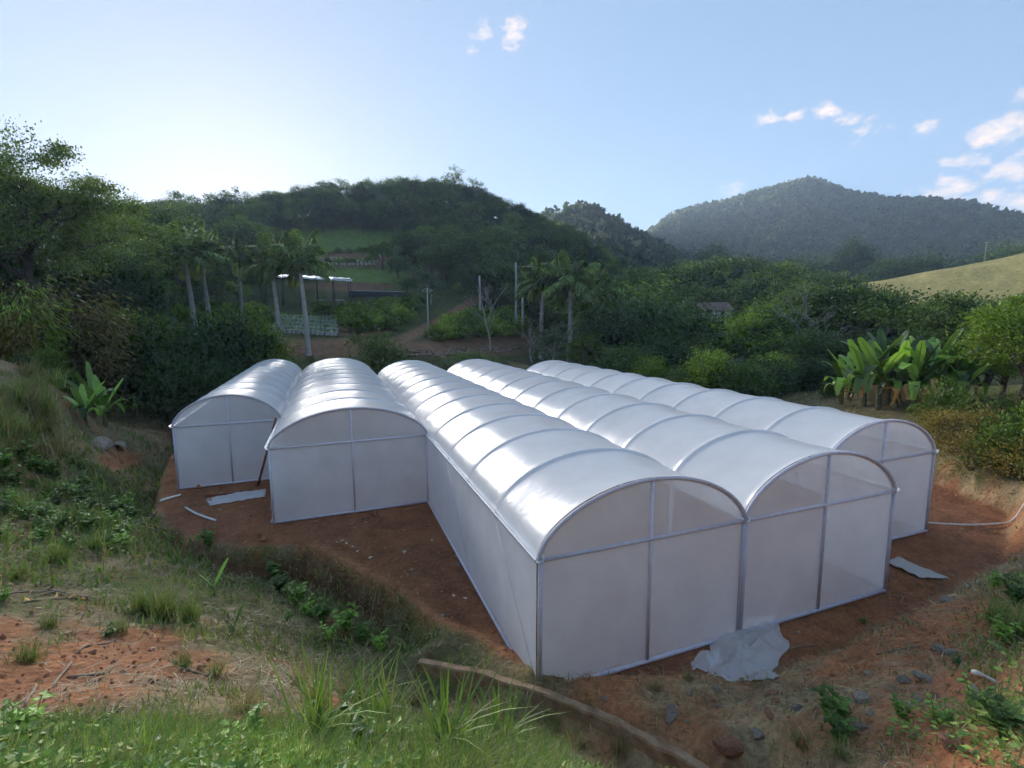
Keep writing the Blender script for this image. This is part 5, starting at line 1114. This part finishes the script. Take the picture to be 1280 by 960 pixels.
# tufts and weeds that one can point at
def tuft_mesh(seed, n, h, w, lean, dry, spread):
    r2 = np.random.default_rng(seed); P = np.column_stack([r2.normal(size=(n, 2))*spread, -.03 + 0*np.arange(n)]); hh = h*r2.uniform(.45, 1.1, n); d = r2.random(n) < dry; c = np.where(d[:, None], pick(DRYC, n, r2), pick(GREEN, n, r2))
    V, Q, T, cc = blades(P, hh, w*r2.uniform(.7, 1.3, n), lean*r2.uniform(.3, 1.5, n), c, r2, 4); return mesh_np('grass_tuft', V, Q, T, cc)
TU = [tuft_mesh(1, 190, .85, .016, .55, .2, .12), tuft_mesh(2, 150, .6, .014, .8, .35, .10), tuft_mesh(3, 130, .7, .012, .7, .8, .12), tuft_mesh(4, 60, 1.1, .035, .6, .08, .10)]
tufts = [(205, 775, 1.15, 0, 'big clump of tall green grass in the middle of the left slope'), (180, 768, .9, 0, 'left part clump beside the big grass clump'), (238, 778, .9, 0, 'right part clump beside the big grass clump'), (35, 826, .75, 1, 'low grass tuft on the bare soil at the left edge'), (120, 690, .9, 0, 'grass clump above the trash line on the left'), (75, 705, .9, 0, 'grass clump at the left over the bare path'), (60, 785, .6, 1, 'small tuft left of the leafy weed'), (150, 790, .6, 1, 'small tuft between the soil patches'), (230, 835, .55, 1, 'short tuft on the soil path'), (270, 845, .6, 1, 'short tuft right of the soil path'), (310, 890, .7, 2, 'dry tuft above the lower soil patch'), (395, 880, .95, 2, 'large grey dry grass clump left of the channel'), (430, 868, .95, 2, 'dry grass clump nearest the channel end'), (375, 855, .8, 2, 'dry grass clump up the slope from the ditch'), (455, 900, .9, 3, 'broad bladed tall grass stalk at the lower centre'), (480, 925, .9, 3, 'broad bladed grass near the bottom centre'), (400, 940, .8, 3, 'broad bladed grass at the bottom left of centre'), (560, 948, .8, 3, 'broad bladed grass at the bottom centre right'), (625, 945, .8, 3, 'broad bladed grass before the channel wall'), (520, 880, .8, 2, 'dry grass tuft at the start of the channel wall'), (660, 925, .8, 2, 'dry tuft below the channel wall'), (720, 935, .8, 2, 'dry tuft hanging into the channel'), (775, 945, .7, 2, 'dry tuft at the channel bottom near the lower edge'), (672, 815, .45, 2, 'thin dry weeds at the greenhouse corner'), (640, 800, .5, 2, 'wispy dry weeds along the greenhouse side'), (860, 850, .5, 2, 'wispy dry weeds on the crest before the plastic heap'), (820, 862, .5, 2, 'dry straw tuft on the mound'), (1000, 935, .5, 1, 'green tuft at the bottom right of centre'), (1050, 945, .55, 1, 'green tuft below the pointed stone'), (1245, 780, .8, 0, 'tall grass on the right bank'), (1275, 800, .9, 0, 'tall grass at the right edge'), (1220, 905, .6, 1, 'green tuft on the lower right bank'), (1270, 905, .7, 1, 'green tuft at the lower right corner'), (25, 640, 1.0, 0, 'tall grass at the left edge'), (60, 620, 1.0, 0, 'tall grass clump left of the culvert slope'), (95, 655, 1.0, 0, 'tall grass in the leafy patch'), (15, 560, 1.1, 2, 'dry tall grass at the upper left'), (50, 545, 1.1, 2, 'dry tall grass left of the culvert'), (80, 570, 1.0, 2, 'dry grass beside the culvert path'), (25, 505, 1.2, 2, 'dry tall grass below the bamboo'), (130, 660, .8, 0, 'grass over the ditch edge'), (20, 725, .8, 1, 'tuft above the trash line at left'), (340, 930, .7, 1, 'green tuft right of the lower soil patch'), (230, 925, .7, 1, 'green tuft left of the lower soil patch'), (90, 930, .7, 1, 'green tuft at the bottom left'), (590, 900, .7, 1, 'green tuft beside the channel wall')]
for q, (u, v, s, k, lab) in enumerate(tufts):
    P = lay(u, v); tag(obj('grass_tuft', TU[k], 'blade', loc=on(P), rot=(0, 0, rng.uniform(0, 6.3)), scale=s), lab, 'grass tuft', 'grass tufts of the near slope')
def weed(seed, h, n, leaf, asp):
    r2 = np.random.default_rng(seed); st = MB(); C = []; D = []
    for i in range(7):
        a = r2.uniform(0, 6.3); l = h*r2.uniform(.5, 1.1); sp = r2.uniform(.2, .6); s = np.linspace(0, 1, 5); P = np.column_stack([math.cos(a)*sp*l*s**1.3, math.sin(a)*sp*l*s**1.3, l*s - .03]); st.tube(P, np.linspace(.010, .004, 5), 5, cap=False)
        q = r2.uniform(.25, 1, n); C.append(np.stack([np.interp(q, s, P[:, c]) for c in range(3)], -1)); b = r2.uniform(0, 6.3, n); D.append(np.column_stack([np.cos(b), np.sin(b), r2.normal(size=n)*.3 + .1]))
    C, D = np.vstack(C), np.vstack(D); D /= np.linalg.norm(D, axis=1)[:, None]; L = (leaf*r2.uniform(.5, 1.2, len(C)))[:, None]; B = np.cross(D, np.array([0, 0, 1.])); B /= np.linalg.norm(B, axis=1)[:, None]; up = np.cross(B, D); k = len(C)
    V = np.stack([C, C + D*L*.3 + B*L*asp*.5 + up*L*.06, C + D*L*.7 + B*L*asp*.38 + up*L*.04, C + D*L - up*L*.15, C + D*L*.7 - B*L*asp*.38 + up*L*.04, C + D*L*.3 - B*L*asp*.5 + up*L*.06], 1).reshape(-1, 3); o = np.arange(k)[:, None]*6
    T = empty('weed_plant'); obj('leaves', MB().add(V, np.concatenate([o + np.array([0, 1, 2, 5]), o + np.array([5, 2, 3, 4])])).mesh('leaves', smooth=False), 'leaf_weed', T); obj('stems', st, 'culm', T); return T
WD = [weed(1, .55, 16, .13, .7), weed(2, .4, 14, .10, .6), weed(3, .7, 14, .18, .65)]
weeds = [(262, 684, 1.0, 2, 'leafy weed at the foot of the platform bank'), (248, 676, .8, 1, 'small weed beside the bank weed'), (345, 725, 1.0, 2, 'leafy weed in the upper ditch'), (352, 742, 1.1, 2, 'large leafy weed in the ditch'), (372, 758, 1.1, 2, 'dense weed in the middle of the ditch'), (388, 770, 1.0, 0, 'weed on the ditch side'), (405, 778, 1.0, 2, 'weed near the bright yellow leaf'), (432, 790, 1.1, 2, 'broad leaved weed in the lower ditch'), (455, 802, 1.0, 0, 'dark weed at the lower end of the ditch'), (478, 812, .9, 0, 'weed before the channel wall starts'), (410, 800, .9, 0, 'weed on the camera side of the ditch'), (360, 775, .8, 1, 'small weed left of the ditch'), (135, 798, .7, 1, 'dark leafy weed right of the left soil'), (290, 790, .45, 1, 'bright little weed on the thatch'), (1040, 905, .8, 2, 'leafy green weed on the right mound'), (1050, 930, .7, 2, 'spreading weed below the pointed stone'), (1170, 905, .7, 0, 'dark green weed patch left of the brown clod'), (1130, 900, .6, 0, 'green weed under the two flat stones'), (1215, 885, .8, 0, 'bright weed under the bone'), (1250, 925, .9, 2, 'bright weed in the bottom right corner'), (1270, 760, 1.0, 2, 'tall weed at the right edge'), (1255, 805, .9, 0, 'weed on the right bank below the tall weed'), (1245, 735, .8, 0, 'weed at the crest by the right edge'), (1195, 830, .5, 1, 'yellow green weed by the black stone'), (1080, 780, .5, 1, 'small weed on the crest of the right mound'), (60, 655, 1.2, 2, 'broad leaved weed in the left patch'), (100, 645, 1.2, 0, 'yellow green weed over the ditch at left'), (140, 655, 1.1, 0, 'weed at the edge of the left patch'), (155, 672, 1.0, 2, 'dark weed above the ditch'), (110, 620, 1.1, 0, 'bright weed under the culvert'), (20, 610, 1.3, 2, 'tall weed at the left edge'), (30, 575, 1.3, 2, 'weed mass at the left edge'), (5, 750, .8, 1, 'yellow green weed at the left edge by the path'), (200, 940, .6, 1, 'leafy weed at the bottom left'), (300, 945, .7, 0, 'leafy weed along the bottom edge'), (380, 930, .7, 0, 'weed under the dry clumps'), (540, 925, .8, 0, 'bright weed along the bottom centre'), (590, 940, .8, 0, 'bright weed before the channel'), (450, 940, .8, 0, 'weed at the bottom centre left'), (40, 925, .7, 0, 'weed in the bottom left corner'), (660, 945, .7, 0, 'weed beside the channel bottom')]
for q, (u, v, s, k, lab) in enumerate(weeds):
    P = lay(u, v); o = copy_tree(WD[k], on(P), rng.uniform(0, 6.3), s); tag(o, lab, 'weed', 'leafy weeds of the near slopes')
for q in range(46):   # dense weed patch on the left slope
    u = rng.uniform(0, 165); v = rng.uniform(575, 690)
    if v < 575 + max(0, u - 90)*.8: continue
    P = lay(u, v); o = copy_tree(WD[q % 3], on(P), rng.uniform(0, 6.3), rng.uniform(.9, 1.5)); tag(o, 'leafy weed in the dense weed patch on the left slope', 'weed', 'weeds of the dense left patch')
for q in range(34):   # scruffy tall grass on the rising left bank
    u = rng.uniform(-10, 75); v = rng.uniform(462, 575); P = lay(u, v)
    tag(obj('grass_tuft', TU[(2, 0, 2, 1)[q % 4]], 'blade', loc=on(P), rot=(0, 0, rng.uniform(0, 6.3)), scale=rng.uniform(1.2, 1.9)), 'scruffy tall grass tuft on the bank below the bamboo', 'grass tuft', 'scruffy tufts of the left bank')
for o in WD: discard(o)
# lone young leaf shoots in the ditch
def shoot(u, v, s, lab):
    P = lay(u, v); T = empty('seedling_shoot', on(P)); tag(T, lab, 'seedling')
    me = bpy.data.meshes.get('leaf'); 
    obj('stem', MB().tube([(0, 0, -.05), (.01, 0, .2*s)], [.02, .012], 6), 'culm', T)
    for a, k in ((.6, 1.), (3.4, .7)): obj('leaf', BL[0], None, T, loc=(0, 0, .15*s), rot=(0, -.2, a), scale=s*.22*k)
shoot(268, 745, 1.4, 'pale green young shoot with one big leaf by the ditch'); shoot(292, 792, .9, 'small bright shoot on the dry thatch')
# dry sticks and trash line
for q, (u0, v0, u1, v1, b) in enumerate([(66, 860, 90, 832, .02), (32, 884, 46, 862, .0), (84, 848, 130, 844, .03), (95, 818, 140, 806, .02), (5, 745, 60, 742, .04), (20, 755, 110, 750, .05), (60, 738, 118, 752, -.03), (970, 815, 1020, 808, .03), (1095, 820, 1150, 808, .02), (225, 838, 262, 848, .02), (40, 748, 95, 736, .02)]):
    stick('dry_stick', u0, v0, u1, v1, .014, 'old_wood', ['pale dry stick leaning on the bare soil', 'short dry stick at the left edge of the soil', 'thin dry stick across the soil patch', 'pale dry stick above the soil patch', 'dry cane at the left edge of the trash line', 'long dry cane along the trash line', 'dry cane at the right end of the trash line', 'dry stick on the mound crest', 'dry stick on the right mound', 'dry stick on the soil path', 'crossing dry cane in the trash line'][q], 'stick', b, grp='dry sticks')
for q, (u, v) in enumerate([(40, 742), (55, 738), (72, 745), (95, 748), (104, 752), (30, 750), (85, 742)]):
    P = lay(u, v); T = obj('dead_leaf', BLd[0], None, loc=on(P, .06), rot=(rng.normal()*.3, 1.1, rng.uniform(0, 6.3)), scale=.22); tag(T, 'withered brown leaf in the trash line on the left slope', 'dead leaf', 'withered leaves of the trash line')

# ------------------------------------------------------------------ haze
HZ = MB().box((6.8, -8.3, 102.5), (3100, 3100, 217)); hz = obj('haze', HZ); tag(hz, 'thin evening haze over the valley', 'haze', kind='stuff')
m, N, L, out = mat('haze'); pv = nnode(N, 'ShaderNodeVolumePrincipled', Density=.0004, Anisotropy=.2); pv.inputs['Color'].default_value = (.62, .78, 1, 1); L.new(pv.outputs[0], out.inputs['Volume']); hz.data.materials.append(m)
